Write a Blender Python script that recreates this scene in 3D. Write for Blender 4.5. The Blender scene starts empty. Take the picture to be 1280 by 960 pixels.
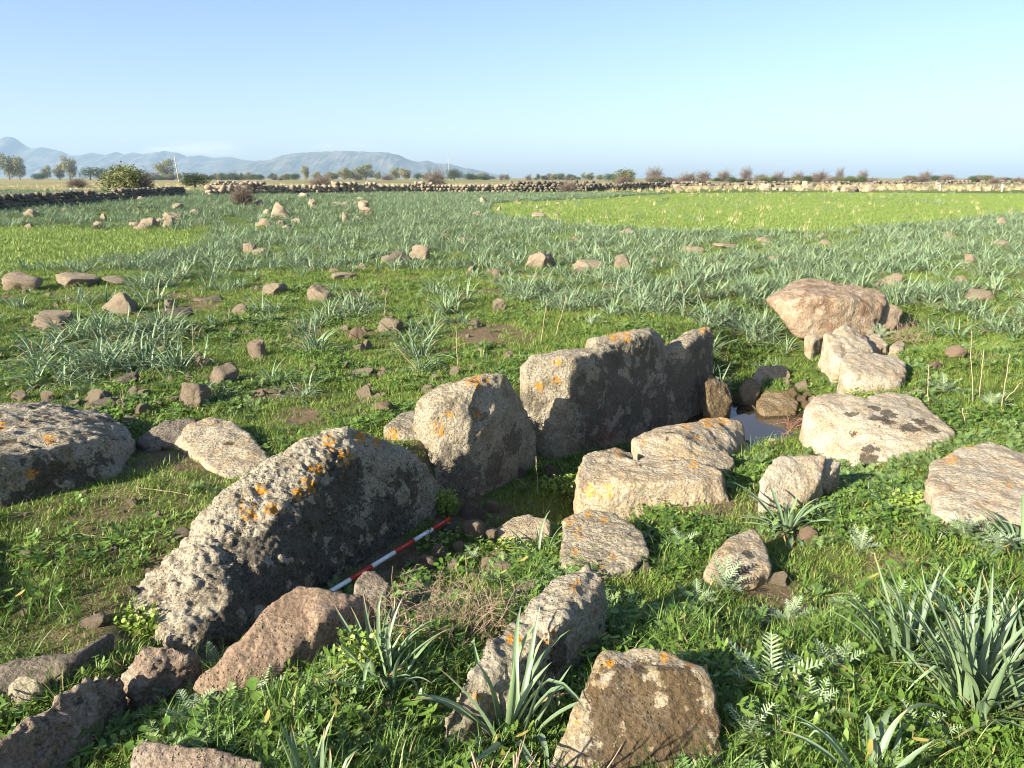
import bpy, bmesh, math, random
import numpy as np
from mathutils import Vector, Matrix

EXPOSURE = 1.68
HAZE_D = 1.4e-4
SKY_S = 0.071
SKY_DUST = 1.4
SKY_TINT = (.86, .865, .98, 1)
RK = (.78, .735, .645)     # overall stone tone
LF = 1.40                 # overall leaf tone
# ------------------------------------------------------------------ scene
sc = bpy.context.scene
COL = sc.collection
random.seed(7)
RNG = np.random.default_rng(11)
R = math.radians

# ------------------------------------------------------------------ camera model (photo pixels -> world)
FPX, PITCH, HCAM = 930.0, R(15.5), 1.6
CP, SP = math.cos(PITCH), math.sin(PITCH)

def ray(px, py):
    dx = (px - 640) / FPX; dy = (480 - py) / FPX
    return dx, CP + dy * SP, -SP + dy * CP

def p(px, py, Y):
    """world point on the sight line of a photo pixel, Y metres ahead"""
    x, y, z = ray(px, py); t = Y / y
    return (x * t, Y, HCAM + z * t)

def g(px, py, z=0.0):
    """world point where the sight line meets the level z"""
    x, y, zz = ray(px, py); t = (z - HCAM) / zz
    return (x * t, y * t, z)

def proj(X, Y, Z):
    dy = (Z - HCAM)
    d = Y * CP - dy * SP
    u = Y * SP + dy * CP
    return 640 + FPX * X / d, 480 - FPX * u / d

# ------------------------------------------------------------------ numpy noise
def _hash(ix, iy, iz, seed):
    h = (ix.astype(np.int64) * 374761393 + iy.astype(np.int64) * 668265263
         + iz.astype(np.int64) * 2147483647 + seed * 144665) & 0xFFFFFFFF
    h = ((h ^ (h >> 13)) * 1274126177) & 0xFFFFFFFF
    h = ((h ^ (h >> 16)) * 2246822519) & 0xFFFFFFFF
    return (h ^ (h >> 15)) & 0xFFFFFFFF

def gnoise(P, seed=0):
    P = np.asarray(P, float)
    i = np.floor(P); f = P - i; i = i.astype(np.int64)
    u = f * f * f * (f * (f * 6 - 15) + 10)
    out = np.zeros(len(P))
    for dx in (0, 1):
        for dy in (0, 1):
            for dz in (0, 1):
                h = _hash(i[:, 0] + dx, i[:, 1] + dy, i[:, 2] + dz, seed)
                gx = ((h & 255) / 127.5 - 1); gy = (((h >> 8) & 255) / 127.5 - 1); gz = (((h >> 16) & 255) / 127.5 - 1)
                d = gx * (f[:, 0] - dx) + gy * (f[:, 1] - dy) + gz * (f[:, 2] - dz)
                w = (u[:, 0] if dx else 1 - u[:, 0]) * (u[:, 1] if dy else 1 - u[:, 1]) * (u[:, 2] if dz else 1 - u[:, 2])
                out += w * d
    return out

def fbm(P, seed=0, octv=4, gain=0.5):
    P = np.asarray(P, float); a = 1.0; s = np.zeros(len(P))
    for k in range(octv):
        s += a * gnoise(P * (2.03 ** k) + 17.3 * k, seed + k); a *= gain
    return s

def worley(P, seed=0):
    P = np.asarray(P, float); i = np.floor(P).astype(np.int64); f = P - i
    best = np.full(len(P), 9.0)
    for dx in (-1, 0, 1):
        for dy in (-1, 0, 1):
            for dz in (-1, 0, 1):
                h = _hash(i[:, 0] + dx, i[:, 1] + dy, i[:, 2] + dz, seed)
                d = ((dx + (h & 1023) / 1023 - f[:, 0]) ** 2 + (dy + ((h >> 10) & 1023) / 1023 - f[:, 1]) ** 2
                     + (dz + ((h >> 20) & 1023) / 1023 - f[:, 2]) ** 2)
                best = np.minimum(best, d)
    return np.sqrt(best)

def fbm2(x, y, f, seed=0, octv=4):
    P = np.stack([np.ravel(x) * f, np.ravel(y) * f, np.full(np.size(x), 0.37 + seed)], 1)
    return fbm(P, seed, octv).reshape(np.shape(x))

def sstep(a, b, x):
    t = np.clip((x - a) / (b - a), 0, 1); return t * t * (3 - 2 * t)

# ------------------------------------------------------------------ terrain height
TRENCH = [g(335, 795, -.22), g(480, 725, -.30), g(590, 665, -.34), g(700, 605, -.42), g(850, 545, -.58), g(950, 535, -.64), g(1000, 500, -.58), g(1030, 480, -.42)]

def terrain_base(x, y):
    x = np.asarray(x, float); y = np.asarray(y, float)
    shp = x.shape; x = x.ravel(); y = y.ravel()
    best = np.full(x.shape, 1e9); dep = np.zeros(x.shape); side = np.zeros(x.shape); lw = np.full(x.shape, .5); li = np.full(x.shape, .2)
    for kk, (a, b) in enumerate(zip(TRENCH[:-1], TRENCH[1:])):
        ax, ay, az = a; bx, by, bz = b
        L2 = (bx - ax) ** 2 + (by - ay) ** 2
        t = np.clip(((x - ax) * (bx - ax) + (y - ay) * (by - ay)) / L2, 0, 1)
        d = np.hypot(x - ax - t * (bx - ax), y - ay - t * (by - ay))
        s = (bx - ax) * (y - ay) - (by - ay) * (x - ax)
        m = d < best
        best = np.where(m, d, best); dep = np.where(m, az + t * (bz - az), dep); side = np.where(m, s, side); lw = np.where(m, (.6, .6, .65, .78, .95, 1.5, 1.6)[kk], lw); li = np.where(m, (.22, .24, .32, .42, .52, .35, .3)[kk], li)
    wl = 1 - sstep(0, 1, (best - li) / (lw - li)); wr = 1 - sstep(0.22, 1.05, best)
    w = np.where(side > 0, wl, wr)
    z = dep * w
    z = z - 0.12 * np.exp(-(((x - 2.3) / 0.9) ** 2 + ((y - 4.6) / 1.0) ** 2)) * (1 - w)
    r = np.hypot(x, y)
    z = z + 0.045 * fbm2(x, y, 0.55, 3, 3) * (1 - 0.5 * w) + 0.016 * fbm2(x, y, 3.5, 9, 3)
    z = z + 0.5 * sstep(12, 60, r) * fbm2(x, y, 0.02, 21, 2) * 0.6
    z = z * 1.0 - 0.0
    return z.reshape(shp)


# heights read off the photo where stones meet the ground
CTRL_PX = [(738, 635, 4.06), (800, 630, 4.08), (860, 632, 4.06), (913, 632, 4.10), (928, 562, 5.15), (1003, 566, 5.16), (1060, 585, 4.72), (1120, 573, 4.68), (1195, 547, 4.83),
           (955, 630, 3.80), (1000, 634, 3.82), (1040, 610, 4.0), (740, 722, 3.16), (703, 704, 3.26), (815, 694, 3.46), (1060, 499, 5.90), (1128, 480, 5.98), (905, 728, 2.93), (966, 712, 3.02), (880, 716, 2.99),
           (1172, 648, 3.32), (1005, 413, 8.84), (1045, 418, 8.74), (1086, 412, 8.78), (1128, 400, 8.84), (1050, 454, 6.98), (920, 592, 4.52), (820, 662, 3.72), (1090, 620, 3.9), (1160, 610, 3.62), (1160, 590, 3.95), (1210, 556, 4.4), (985, 690, 3.2), (940, 640, 3.7), (880, 660, 3.55), (905, 600, 4.4), (985, 595, 4.5), (748, 800, 2.40), (702, 842, 2.19), (645, 898, 1.98), (600, 705, 3.30), (640, 690, 3.42), (560, 718, 3.16), (665, 690, 3.36), (250, 872, 2.02), (345, 852, 2.11), (425, 826, 2.21), (482, 812, 2.28), (60, 978, 1.68), (150, 884, 1.99), (116, 916, 1.87), (0, 800, 2.34), (180, 884, 1.985), (-40, 900, 1.9), (1110, 485, 6.3), (1170, 520, 5.4)]
CTRL = np.array([p(*q) for q in CTRL_PX]) - [0, 0, .05]
CTRL_R = np.clip(.115 * CTRL[:, 1], .25, 1.0)

def terrain(x, y):
    x = np.asarray(x, float); y = np.asarray(y, float)
    z = terrain_base(x, y)
    num = np.zeros(x.shape); den = np.zeros(x.shape)
    for (cx, cy, cz), cr, bz in zip(CTRL, CTRL_R, CTRL_B):
        w = np.exp(-((x - cx) ** 2 + (y - cy) ** 2) / cr ** 2)
        num += w * (cz - bz); den += w
    z = z + num / np.maximum(den, 1e-6) * np.minimum(1, den * 1.3)
    k = 1 - sstep(.55, 1.15, np.hypot((x - POOL[0]) / .62, (y - POOL[1]) / .66))
    return z * (1 - k) + np.minimum(z, -.63) * k
POOL = g(950, 533, -.545)
CTRL_B = terrain_base(CTRL[:, 0], CTRL[:, 1])

def tz(x, y):
    return float(terrain(np.array([x]), np.array([y]))[0])

# ------------------------------------------------------------------ object helpers
def tag(o, label=None, cat=None, group=None, kind=None):
    if label: o['label'] = label
    if cat: o['category'] = cat
    if group: o['group'] = group
    if kind: o['kind'] = kind
    return o

def link(o, parent=None):
    COL.objects.link(o)
    if parent is not None: o.parent = parent
    return o

def mesh_np(name, V, F, mat=None, smooth=True):
    """F: (n,k) int array of equal polygons, or list of such arrays"""
    me = bpy.data.meshes.new(name)
    if not isinstance(F, list): F = [F]
    F = [np.asarray(f, np.int32) for f in F if len(f)]
    V = np.asarray(V, np.float32)
    me.vertices.add(len(V)); me.vertices.foreach_set('co', V.ravel())
    nl = sum(f.size for f in F); npoly = sum(len(f) for f in F)
    me.loops.add(nl); me.polygons.add(npoly)
    me.loops.foreach_set('vertex_index', np.concatenate([f.ravel() for f in F]))
    starts = []; c = 0
    for f in F:
        k = f.shape[1]; starts.append(c + np.arange(len(f)) * k); c += f.size
    me.polygons.foreach_set('loop_start', np.concatenate(starts).astype(np.int32))
    me.update(calc_edges=True); me.validate()
    if smooth: me.shade_smooth()
    if mat is not None: me.materials.append(mat)
    return me

def add_attr(me, name, vals):
    a = me.attributes.new(name, 'FLOAT', 'POINT')
    a.data.foreach_set('value', np.asarray(vals, np.float32))

def empty(name, loc):
    o = bpy.data.objects.new(name, None); o.location = loc; o.empty_display_size = .1
    return link(o)

class MB:
    """collects geometry for one mesh"""
    def __init__(s): s.V = []; s.Q = []; s.T = []; s.n = 0
    def add(s, V, Q=None, T=None):
        V = np.asarray(V, float)
        s.V.append(V)
        if Q is not None and len(Q): s.Q.append(np.asarray(Q) + s.n)
        if T is not None and len(T): s.T.append(np.asarray(T) + s.n)
        s.n += len(V)
    def tube(s, pts, rad, sides=5):
        pts = np.asarray(pts, float); n = len(pts)
        rad = np.broadcast_to(np.asarray(rad, float), (n,))
        tan = np.gradient(pts, axis=0); tan /= np.linalg.norm(tan, axis=1)[:, None] + 1e-9
        ref = np.array([0, 0, 1.0]) if abs(tan[0][2]) < .9 else np.array([1.0, 0, 0])
        a = np.cross(tan, ref); a /= np.linalg.norm(a, axis=1)[:, None] + 1e-9
        b = np.cross(tan, a)
        ang = np.arange(sides) * 2 * math.pi / sides
        V = pts[:, None, :] + rad[:, None, None] * (np.cos(ang)[None, :, None] * a[:, None, :] + np.sin(ang)[None, :, None] * b[:, None, :])
        V = V.reshape(-1, 3)
        i = np.arange(n - 1)[:, None] * sides; j = np.arange(sides)[None, :]; k = (j + 1) % sides
        Q = np.stack([i + j, i + k, i + sides + k, i + sides + j], -1).reshape(-1, 4)
        s.add(V, Q)
        base = s.n - n * sides; jj = np.arange(sides)
        for e, off in ((0, 0), (n - 1, (n - 1) * sides)):
            c = s.n; s.add([pts[e]])
            s.T.append(np.stack([np.full(sides, c), base + off + jj, base + off + (jj + 1) % sides], -1))
    def mesh(s, name, mat, smooth=True):
        V = np.concatenate(s.V); F = []
        if s.Q: F.append(np.concatenate(s.Q))
        if s.T: F.append(np.concatenate(s.T))
        return mesh_np(name, V, F, mat, smooth)
    def build(s, name, mat, parent=None, smooth=True):
        return link(bpy.data.objects.new(name, s.mesh(name, mat, smooth)), parent)

# ------------------------------------------------------------------ material helpers
class NT:
    def __init__(s, name):
        s.m = bpy.data.materials.new(name); s.m.use_nodes = True
        s.t = s.m.node_tree; s.t.nodes.clear()
        s.out = s.t.nodes.new('ShaderNodeOutputMaterial')
    def n(s, typ, **kw):
        nd = s.t.nodes.new(typ)
        for k, v in kw.items(): setattr(nd, k, v)
        return nd
    def l(s, a, b): s.t.links.new(a, b)
    def noise(s, vec, scale, detail=4, rough=.55, off=None, lac=2.0):
        if off is not None:
            mp = s.n('ShaderNodeVectorMath', operation='ADD'); s.l(vec, mp.inputs[0]); mp.inputs[1].default_value = (off, off * .7, -off); vec = mp.outputs[0]
        nd = s.n('ShaderNodeTexNoise'); s.l(vec, nd.inputs['Vector'])
        nd.inputs['Scale'].default_value = scale; nd.inputs['Detail'].default_value = detail; nd.inputs['Roughness'].default_value = rough
        return nd.outputs['Fac']
    def voro(s, vec, scale, feature='F1', rnd=1.0):
        nd = s.n('ShaderNodeTexVoronoi', feature=feature); s.l(vec, nd.inputs['Vector']); nd.inputs['Scale'].default_value = scale
        nd.inputs['Randomness'].default_value = rnd
        return nd.outputs['Distance']
    def ramp(s, fac, a, b, lo=0.0, hi=1.0):
        nd = s.n('ShaderNodeMapRange', interpolation_type='SMOOTHSTEP'); s.l(fac, nd.inputs['Value'])
        nd.inputs['From Min'].default_value = a; nd.inputs['From Max'].default_value = b
        nd.inputs['To Min'].default_value = lo; nd.inputs['To Max'].default_value = hi
        return nd.outputs['Result']
    def mix(s, fac, a, b, mode='MIX'):
        nd = s.n('ShaderNodeMix', data_type='RGBA', blend_type=mode)
        if isinstance(fac, (int, float)): nd.inputs[0].default_value = fac
        else: s.l(fac, nd.inputs[0])
        for v, sk in ((a, nd.inputs[6]), (b, nd.inputs[7])):
            if isinstance(v, (tuple, list)): sk.default_value = (*v, 1) if len(v) == 3 else v
            else: s.l(v, sk)
        return nd.outputs[2]
    def math(s, op, a, b=None):
        nd = s.n('ShaderNodeMath', operation=op)
        for v, sk in ((a, nd.inputs[0]), (b, nd.inputs[1])):
            if v is None: continue
            if isinstance(v, (int, float)): sk.default_value = v
            else: s.l(v, sk)
        return nd.outputs[0]
    def attr(s, name):
        nd = s.n('ShaderNodeAttribute'); nd.attribute_name = name; return nd.outputs['Fac']
    def bump(s, h, strength, dist, normal=None):
        nd = s.n('ShaderNodeBump'); s.l(h, nd.inputs['Height']); nd.inputs['Strength'].default_value = strength; nd.inputs['Distance'].default_value = dist
        if normal is not None: s.l(normal, nd.inputs['Normal'])
        return nd.outputs[0]
    def principled(s, color, rough=.9, normal=None, spec=.2):
        b = s.n('ShaderNodeBsdfPrincipled')
        if isinstance(color, (tuple, list)): b.inputs['Base Color'].default_value = (*color, 1)
        else: s.l(color, b.inputs['Base Color'])
        if isinstance(rough, (int, float)): b.inputs['Roughness'].default_value = rough
        else: s.l(rough, b.inputs['Roughness'])
        b.inputs['Specular IOR Level'].default_value = spec
        if normal is not None: s.l(normal, b.inputs['Normal'])
        return b
    def done(s, shader): s.l(shader, s.out.inputs['Surface']); return s.m

def rock_mat(name, c1, c2, pale=(.44, .41, .34), pale_amt=.5, dark=(.035, .032, .028), dark_amt=.35, dscale=9.0, pscale=7.0, fine=1.0, brown=None, brown_amt=0.0, pits=.4):
    s = NT(name)
    tc = s.n('ShaderNodeTexCoord').outputs['Object']
    oi = s.n('ShaderNodeObjectInfo').outputs['Random']
    va = s.n('ShaderNodeVectorMath', operation='ADD'); s.l(tc, va.inputs[0])
    sc_ = s.math('MULTIPLY', oi, 37.0); s.l(sc_, va.inputs[1])
    v = va.outputs[0]
    col = s.mix(s.ramp(s.noise(v, 4.5, 5, .6), .35, .65), c1, c2)
    if brown: col = s.mix(s.ramp(s.noise(v, 3.2, 4, .6, off=8.1), .62 - .25 * brown_amt, .72 - .25 * brown_amt), col, brown)
    pm = s.ramp(s.noise(v, pscale, 7, .68, off=3.3), .60 - .22 * pale_amt, .66 - .22 * pale_amt)
    col = s.mix(s.math('MULTIPLY', pm, .8), col, pale)
    gm = s.ramp(s.noise(v, 16, 5, .65, off=-4.0), .56, .64)
    col = s.mix(s.math('MULTIPLY', gm, .55), col, (.25, .245, .17))
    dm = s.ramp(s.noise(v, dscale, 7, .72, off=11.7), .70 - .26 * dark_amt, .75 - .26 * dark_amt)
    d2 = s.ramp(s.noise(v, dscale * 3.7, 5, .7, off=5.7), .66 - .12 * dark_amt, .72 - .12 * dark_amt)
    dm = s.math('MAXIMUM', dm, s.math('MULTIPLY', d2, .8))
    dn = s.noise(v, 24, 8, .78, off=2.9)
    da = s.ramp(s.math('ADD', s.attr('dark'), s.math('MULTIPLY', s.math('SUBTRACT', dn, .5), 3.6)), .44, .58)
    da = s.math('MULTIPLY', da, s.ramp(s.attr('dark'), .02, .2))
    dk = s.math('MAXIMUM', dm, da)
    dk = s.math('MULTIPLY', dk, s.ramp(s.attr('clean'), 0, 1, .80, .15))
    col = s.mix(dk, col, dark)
    pit = s.math('MULTIPLY', s.ramp(s.voro(v, 62), .30, .14), s.ramp(s.noise(v, 7, 4, .6, off=6.6), .46, .60))
    col = s.mixmul(col, s.ramp(pit, 0, 1, 1, 1 - pits))
    sp = s.ramp(s.noise(v, 90, 4, .7, off=1.7), .3, .72, .62, 1.28)
    col = s.mixmul(col, sp)
    on = s.noise(v, 34, 6, .75, off=-7.7)
    om = s.ramp(s.math('ADD', s.attr('orange'), s.math('MULTIPLY', s.math('SUBTRACT', on, .60), 5.5)), .42, .60)
    om = s.math('MULTIPLY', s.math('MULTIPLY', om, s.ramp(s.attr('orange'), .05, .25)), .92)
    ocol = s.mix(s.noise(v, 60, 3), (.62, .23, .012), (.80, .40, .035))
    col = s.mix(om, col, ocol)
    h1 = s.noise(v, 26, 8, .72)
    h2 = s.voro(v, 48)
    h3 = s.noise(v, 160, 3, .6)
    hh = s.math('ADD', s.math('MULTIPLY', h1, 1.0), s.math('ADD', s.math('MULTIPLY', h2, .35), s.math('MULTIPLY', h3, .18)))
    hh = s.math('SUBTRACT', hh, s.math('MULTIPLY', pit, .9 * min(1, pits * 2)))
    nrm = s.bump(hh, min(1.0, 1.15 * fine), .026)
    col = s.mix(1.0, col, (RK[0], RK[1], RK[2]), 'MULTIPLY')
    return s.done(s.principled(col, .95, nrm, .12).outputs[0])

def _mixmul(s, col, fac):
    nd = s.n('ShaderNodeVectorMath', operation='SCALE'); s.l(col, nd.inputs[0]); s.l(fac, nd.inputs['Scale']); return nd.outputs[0]
NT.mixmul = _mixmul

def leaf_mat(name, c1, c2, c3=None, trans=.25, rough=.5, tipcol=None, spec=.35, hue=1.0):
    """c1..c2 varies per plant, c3 over the leaf noise, 'tip' attribute blends to tipcol"""
    s = NT(name)
    oi = s.n('ShaderNodeObjectInfo').outputs['Random']
    tc = s.n('ShaderNodeTexCoord').outputs['Object']
    col = s.mix(oi, c1, c2)
    if c3: col = s.mix(s.ramp(s.attr('lr'), .35, 1.0), col, c3)
    if tipcol: col = s.mix(s.attr('tip'), col, tipcol)
    col = s.mix(1.0, col, (LF, LF, LF), 'MULTIPLY')
    b = s.principled(col, rough, None, spec)
    if trans <= 0: return s.done(b.outputs[0])
    t = s.n('ShaderNodeBsdfTranslucent'); s.l(col, t.inputs['Color'])
    mx = s.n('ShaderNodeMixShader'); mx.inputs[0].default_value = trans
    s.l(b.outputs[0], mx.inputs[1]); s.l(t.outputs[0], mx.inputs[2])
    return s.done(mx.outputs[0])

def plain_mat(name, c1, c2, scale=20, rough=.85, spec=.2, bump=0.0):
    s = NT(name)
    tc = s.n('ShaderNodeTexCoord').outputs['Object']
    f = s.noise(tc, scale, 5, .6)
    col = s.mix(s.ramp(f, .3, .7), c1, c2)
    nrm = s.bump(f, bump, .01) if bump else None
    return s.done(s.principled(col, rough, nrm, spec).outputs[0])

MAT = {}
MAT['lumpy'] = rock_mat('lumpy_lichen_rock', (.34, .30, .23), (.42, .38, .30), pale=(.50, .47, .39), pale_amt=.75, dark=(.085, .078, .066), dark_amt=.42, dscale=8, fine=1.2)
MAT['slab'] = rock_mat('pale_slab_rock', (.33, .29, .22), (.38, .34, .26), pale=(.47, .44, .36), pale_amt=.7, dark=(.16, .147, .123), dark_amt=.42, dscale=7, fine=.9)
MAT['boulder'] = rock_mat('lichen_boulder_rock', (.30, .25, .18), (.36, .32, .25), pale=(.45, .43, .37), pale_amt=.75, dark=(.07, .064, .055), dark_amt=.58, dscale=6.5, pscale=6)
MAT['beige'] = rock_mat('beige_rock', (.40, .33, .23), (.44, .38, .29), pale=(.47, .43, .35), pale_amt=.5, dark_amt=.28, dscale=10, fine=.6)
MAT['warm'] = rock_mat('warm_pale_rock', (.42, .34, .25), (.45, .40, .31), pale=(.48, .45, .38), pale_amt=.6, dark_amt=.02, dscale=8, fine=.45, brown=(.38, .27, .18), brown_amt=.15)
MAT['crust'] = rock_mat('pale_crusted_rock', (.42, .37, .28), (.47, .43, .34), pale=(.52, .49, .41), pale_amt=.6, dark=(.12, .105, .085), dark_amt=.22, dscale=9, fine=.9, brown=(.33, .23, .16), brown_amt=.4)
MAT['red'] = rock_mat('reddish_rock', (.31, .225, .165), (.37, .285, .22), pale=(.36, .28, .21), pale_amt=.35, dark_amt=.25, dscale=8, fine=.7)
MAT['redpale'] = rock_mat('red_brown_slab_rock', (.35, .265, .195), (.42, .345, .265), pale=(.47, .41, .33), pale_amt=.35, dark_amt=.12, dscale=8, fine=.8, brown=(.27, .19, .135), brown_amt=.45)
MAT['purple'] = rock_mat('purple_brown_rock', (.33, .26, .21), (.41, .34, .28), pale=(.44, .39, .33), pale_amt=.4, dark=(.10, .085, .07), dark_amt=.36, dscale=7, fine=.9, pits=.25)
MAT['brownface'] = rock_mat('brown_faced_rock', (.36, .29, .19), (.42, .36, .26), pale=(.47, .43, .35), pale_amt=.5, dark=(.075, .048, .024), dark_amt=.05, dscale=8, fine=.7, pits=.15)
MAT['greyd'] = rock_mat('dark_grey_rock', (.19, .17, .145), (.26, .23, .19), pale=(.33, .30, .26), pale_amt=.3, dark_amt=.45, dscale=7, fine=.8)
MAT['stone'] = rock_mat('field_stone', (.36, .28, .215), (.44, .365, .285), pale=(.50, .45, .37), pale_amt=.55, dark=(.12, .10, .08), dark_amt=.36, dscale=8, pscale=8, pits=0)
MAT['stone2'] = rock_mat('pale_field_stone', (.38, .31, .22), (.44, .37, .28), pale=(.48, .44, .36), pale_amt=.5, dark=(.12, .10, .08), dark_amt=.22, dscale=10, pscale=9, pits=0)
MAT['wet'] = rock_mat('muddy_stone', (.22, .165, .10), (.30, .24, .155), pale=(.36, .31, .22), pale_amt=.3, dark=(.08, .075, .03), dark_amt=.35, dscale=8, pits=.1)
# ------------------------------------------------------------------ rocks
OCC_RES = 0.025; OCC_X0, OCC_Y0 = -5.0, 0.5
OCC = np.zeros((480, 440), np.float32)      # x (12 m) by y (11 m): height of rock above ground

def occ_add(V, gz):
    ix = ((V[:, 0] - OCC_X0) / OCC_RES).astype(int); iy = ((V[:, 1] - OCC_Y0) / OCC_RES).astype(int)
    ok = (ix >= 0) & (ix < OCC.shape[0]) & (iy >= 0) & (iy < OCC.shape[1])
    np.maximum.at(OCC, (ix[ok], iy[ok]), (V[:, 2] - gz)[ok])

def occ_at(x, y):
    ix = ((x - OCC_X0) / OCC_RES).astype(int); iy = ((y - OCC_Y0) / OCC_RES).astype(int)
    ok = (ix >= 0) & (ix < OCC.shape[0]) & (iy >= 0) & (iy < OCC.shape[1])
    r = np.zeros(x.shape); r[ok] = OCC[ix[ok], iy[ok]]
    return r

def laplace(V, E, n, lam=.5):
    deg = np.bincount(E.ravel(), minlength=len(V))[:, None] + 1e-9
    for _ in range(n):
        S = np.zeros_like(V)
        for k in range(3):
            S[:, k] = np.bincount(E[:, 0], V[E[:, 1], k], len(V)) + np.bincount(E[:, 1], V[E[:, 0], k], len(V))
        V = V + lam * (S / deg - V)
    return V

def vnormals(V, Q):
    a = V[Q[:, 2]] - V[Q[:, 0]]; b = V[Q[:, 3]] - V[Q[:, 1]]
    n = np.cross(a, b); N = np.zeros_like(V)
    for k in range(3):
        for j in range(4): N[:, k] += np.bincount(Q[:, j], n[:, k], len(V))
    return N / (np.linalg.norm(N, axis=1)[:, None] + 1e-12)

def remesh_hulls(hulls, vox):
    bm = bmesh.new()
    for pts in hulls:
        vs = [bm.verts.new(q) for q in pts]
        r = bmesh.ops.convex_hull(bm, input=vs)
        junk = [e for e in r['geom_interior'] + r['geom_unused'] if isinstance(e, bmesh.types.BMVert)]
        if junk: bmesh.ops.delete(bm, geom=list(set(junk)), context='VERTS')
    me = bpy.data.meshes.new('tmp'); bm.to_mesh(me); bm.free()
    o = bpy.data.objects.new('tmp', me); COL.objects.link(o)
    md = o.modifiers.new('r', 'REMESH'); md.mode = 'VOXEL'; md.voxel_size = vox
    dg = bpy.context.evaluated_depsgraph_get(); ev = o.evaluated_get(dg); m2 = ev.to_mesh()
    V = np.empty(len(m2.vertices) * 3); m2.vertices.foreach_get('co', V); V = V.reshape(-1, 3)
    Q = np.empty(len(m2.loops), np.int32); m2.loops.foreach_get('vertex_index', Q); Q = Q.reshape(-1, 4)
    E = np.empty(len(m2.edges) * 2, np.int32); m2.edges.foreach_get('vertices', E); E = E.reshape(-1, 2)
    ev.to_mesh_clear(); bpy.data.objects.remove(o); bpy.data.meshes.remove(me)
    return V, Q, E

ROCKS = []
def rock(name, label, hulls, mat, vox=.014, smooth=2, amp=.03, freq=3.0, mid=.010, lump=0.0, lumpf=16, strata=None,
         orange=(), dark=(), clean=(), drop=.14, cat='stone', group=None, seed=None, back=None, dimple=()):
    seed = seed or (sum(map(ord, label)) % 997)
    H = []
    for h in hulls:
        pts = [p(*q) for q in h]
        pts += [(x + bx, y + by, z + bz) for (x, y, z) in pts for (bx, by, bz) in (back or ())]
        lo = [(x, y, min(z, tz(x, y)) - drop) for (x, y, z) in pts] if drop is not None else []
        H.append(pts + lo)
    V, Q, E = remesh_hulls(H, vox)
    V = laplace(V, E, smooth)
    N = vnormals(V, Q)
    V = V + N * (.7 * amp * fbm(V * freq, seed, 3))[:, None]
    if strata:                                   # bedding planes across the stone
        ax, fr, am = strata
        t = V @ np.array(ax) * fr + 1.2 * fbm(V * 2.5, seed + 5, 3)
        V = V + N * (am * (np.abs((t % 1) - .5) * 2 - .5) * (0.4 + gnoise(V * 4, seed + 8)))[:, None]
    N = vnormals(V, Q)
    V = V + N * (amp * .55 * (np.abs(fbm(V * freq * 1.9, seed + 21, 3)) - .3))[:, None]      # creases and breaks
    N = vnormals(V, Q)
    V = V + N * (mid * (fbm(V * freq * 4.5, seed + 3, 4) + .5 * np.abs(gnoise(V * freq * 9, seed + 4))))[:, None]
    if lump:
        N = vnormals(V, Q)
        wob = V + .03 * np.stack([gnoise(V * 14, seed + 30 + k) for k in range(3)], 1)
        w = worley(wob * lumpf, seed + 9); w2 = worley(wob * lumpf * 2.1, seed + 10)
        msk = sstep(-.35, .35, gnoise(V * 3.1, seed + 12)) * .7 + .3
        V = V + N * (lump * msk * ((.5 - w ** 1.5) + .45 * (.45 - w2)))[:, None]
    if lump:
        N = vnormals(V, Q)
        V = V + N * (.30 * lump * (.28 - np.abs(fbm(V * 24, seed + 50, 4))) * 2)[:, None]
    for (px, py, Y, rad, dep) in dimple:
        c = np.array(p(px, py, Y)); d = np.linalg.norm(V - c, axis=1)
        V = V - N * (dep * np.exp(-(d / rad) ** 2))[:, None]
    ox, oy = float(V[:, 0].mean()), float(V[:, 1].mean()); oz = tz(ox, oy)
    org = np.array([ox, oy, oz])
    occ_add(V, terrain(V[:, 0], V[:, 1]))
    me = mesh_np(name, V - org, Q, MAT[mat])
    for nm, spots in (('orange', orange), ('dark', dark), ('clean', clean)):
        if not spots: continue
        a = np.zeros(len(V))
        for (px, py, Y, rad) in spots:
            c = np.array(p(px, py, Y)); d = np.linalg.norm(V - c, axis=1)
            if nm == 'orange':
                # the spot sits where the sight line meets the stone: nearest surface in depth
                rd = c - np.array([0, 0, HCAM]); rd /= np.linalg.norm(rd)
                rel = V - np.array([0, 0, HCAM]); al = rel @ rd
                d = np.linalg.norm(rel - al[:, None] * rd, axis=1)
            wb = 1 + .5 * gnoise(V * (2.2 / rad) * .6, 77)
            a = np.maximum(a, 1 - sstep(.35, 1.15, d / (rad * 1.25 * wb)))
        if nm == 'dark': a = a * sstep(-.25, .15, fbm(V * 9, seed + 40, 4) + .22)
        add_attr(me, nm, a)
    o = bpy.data.objects.new(name, me); o.location = org; link(o)
    tag(o, label, cat, group)
    ROCKS.append(o)
    return o

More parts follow.
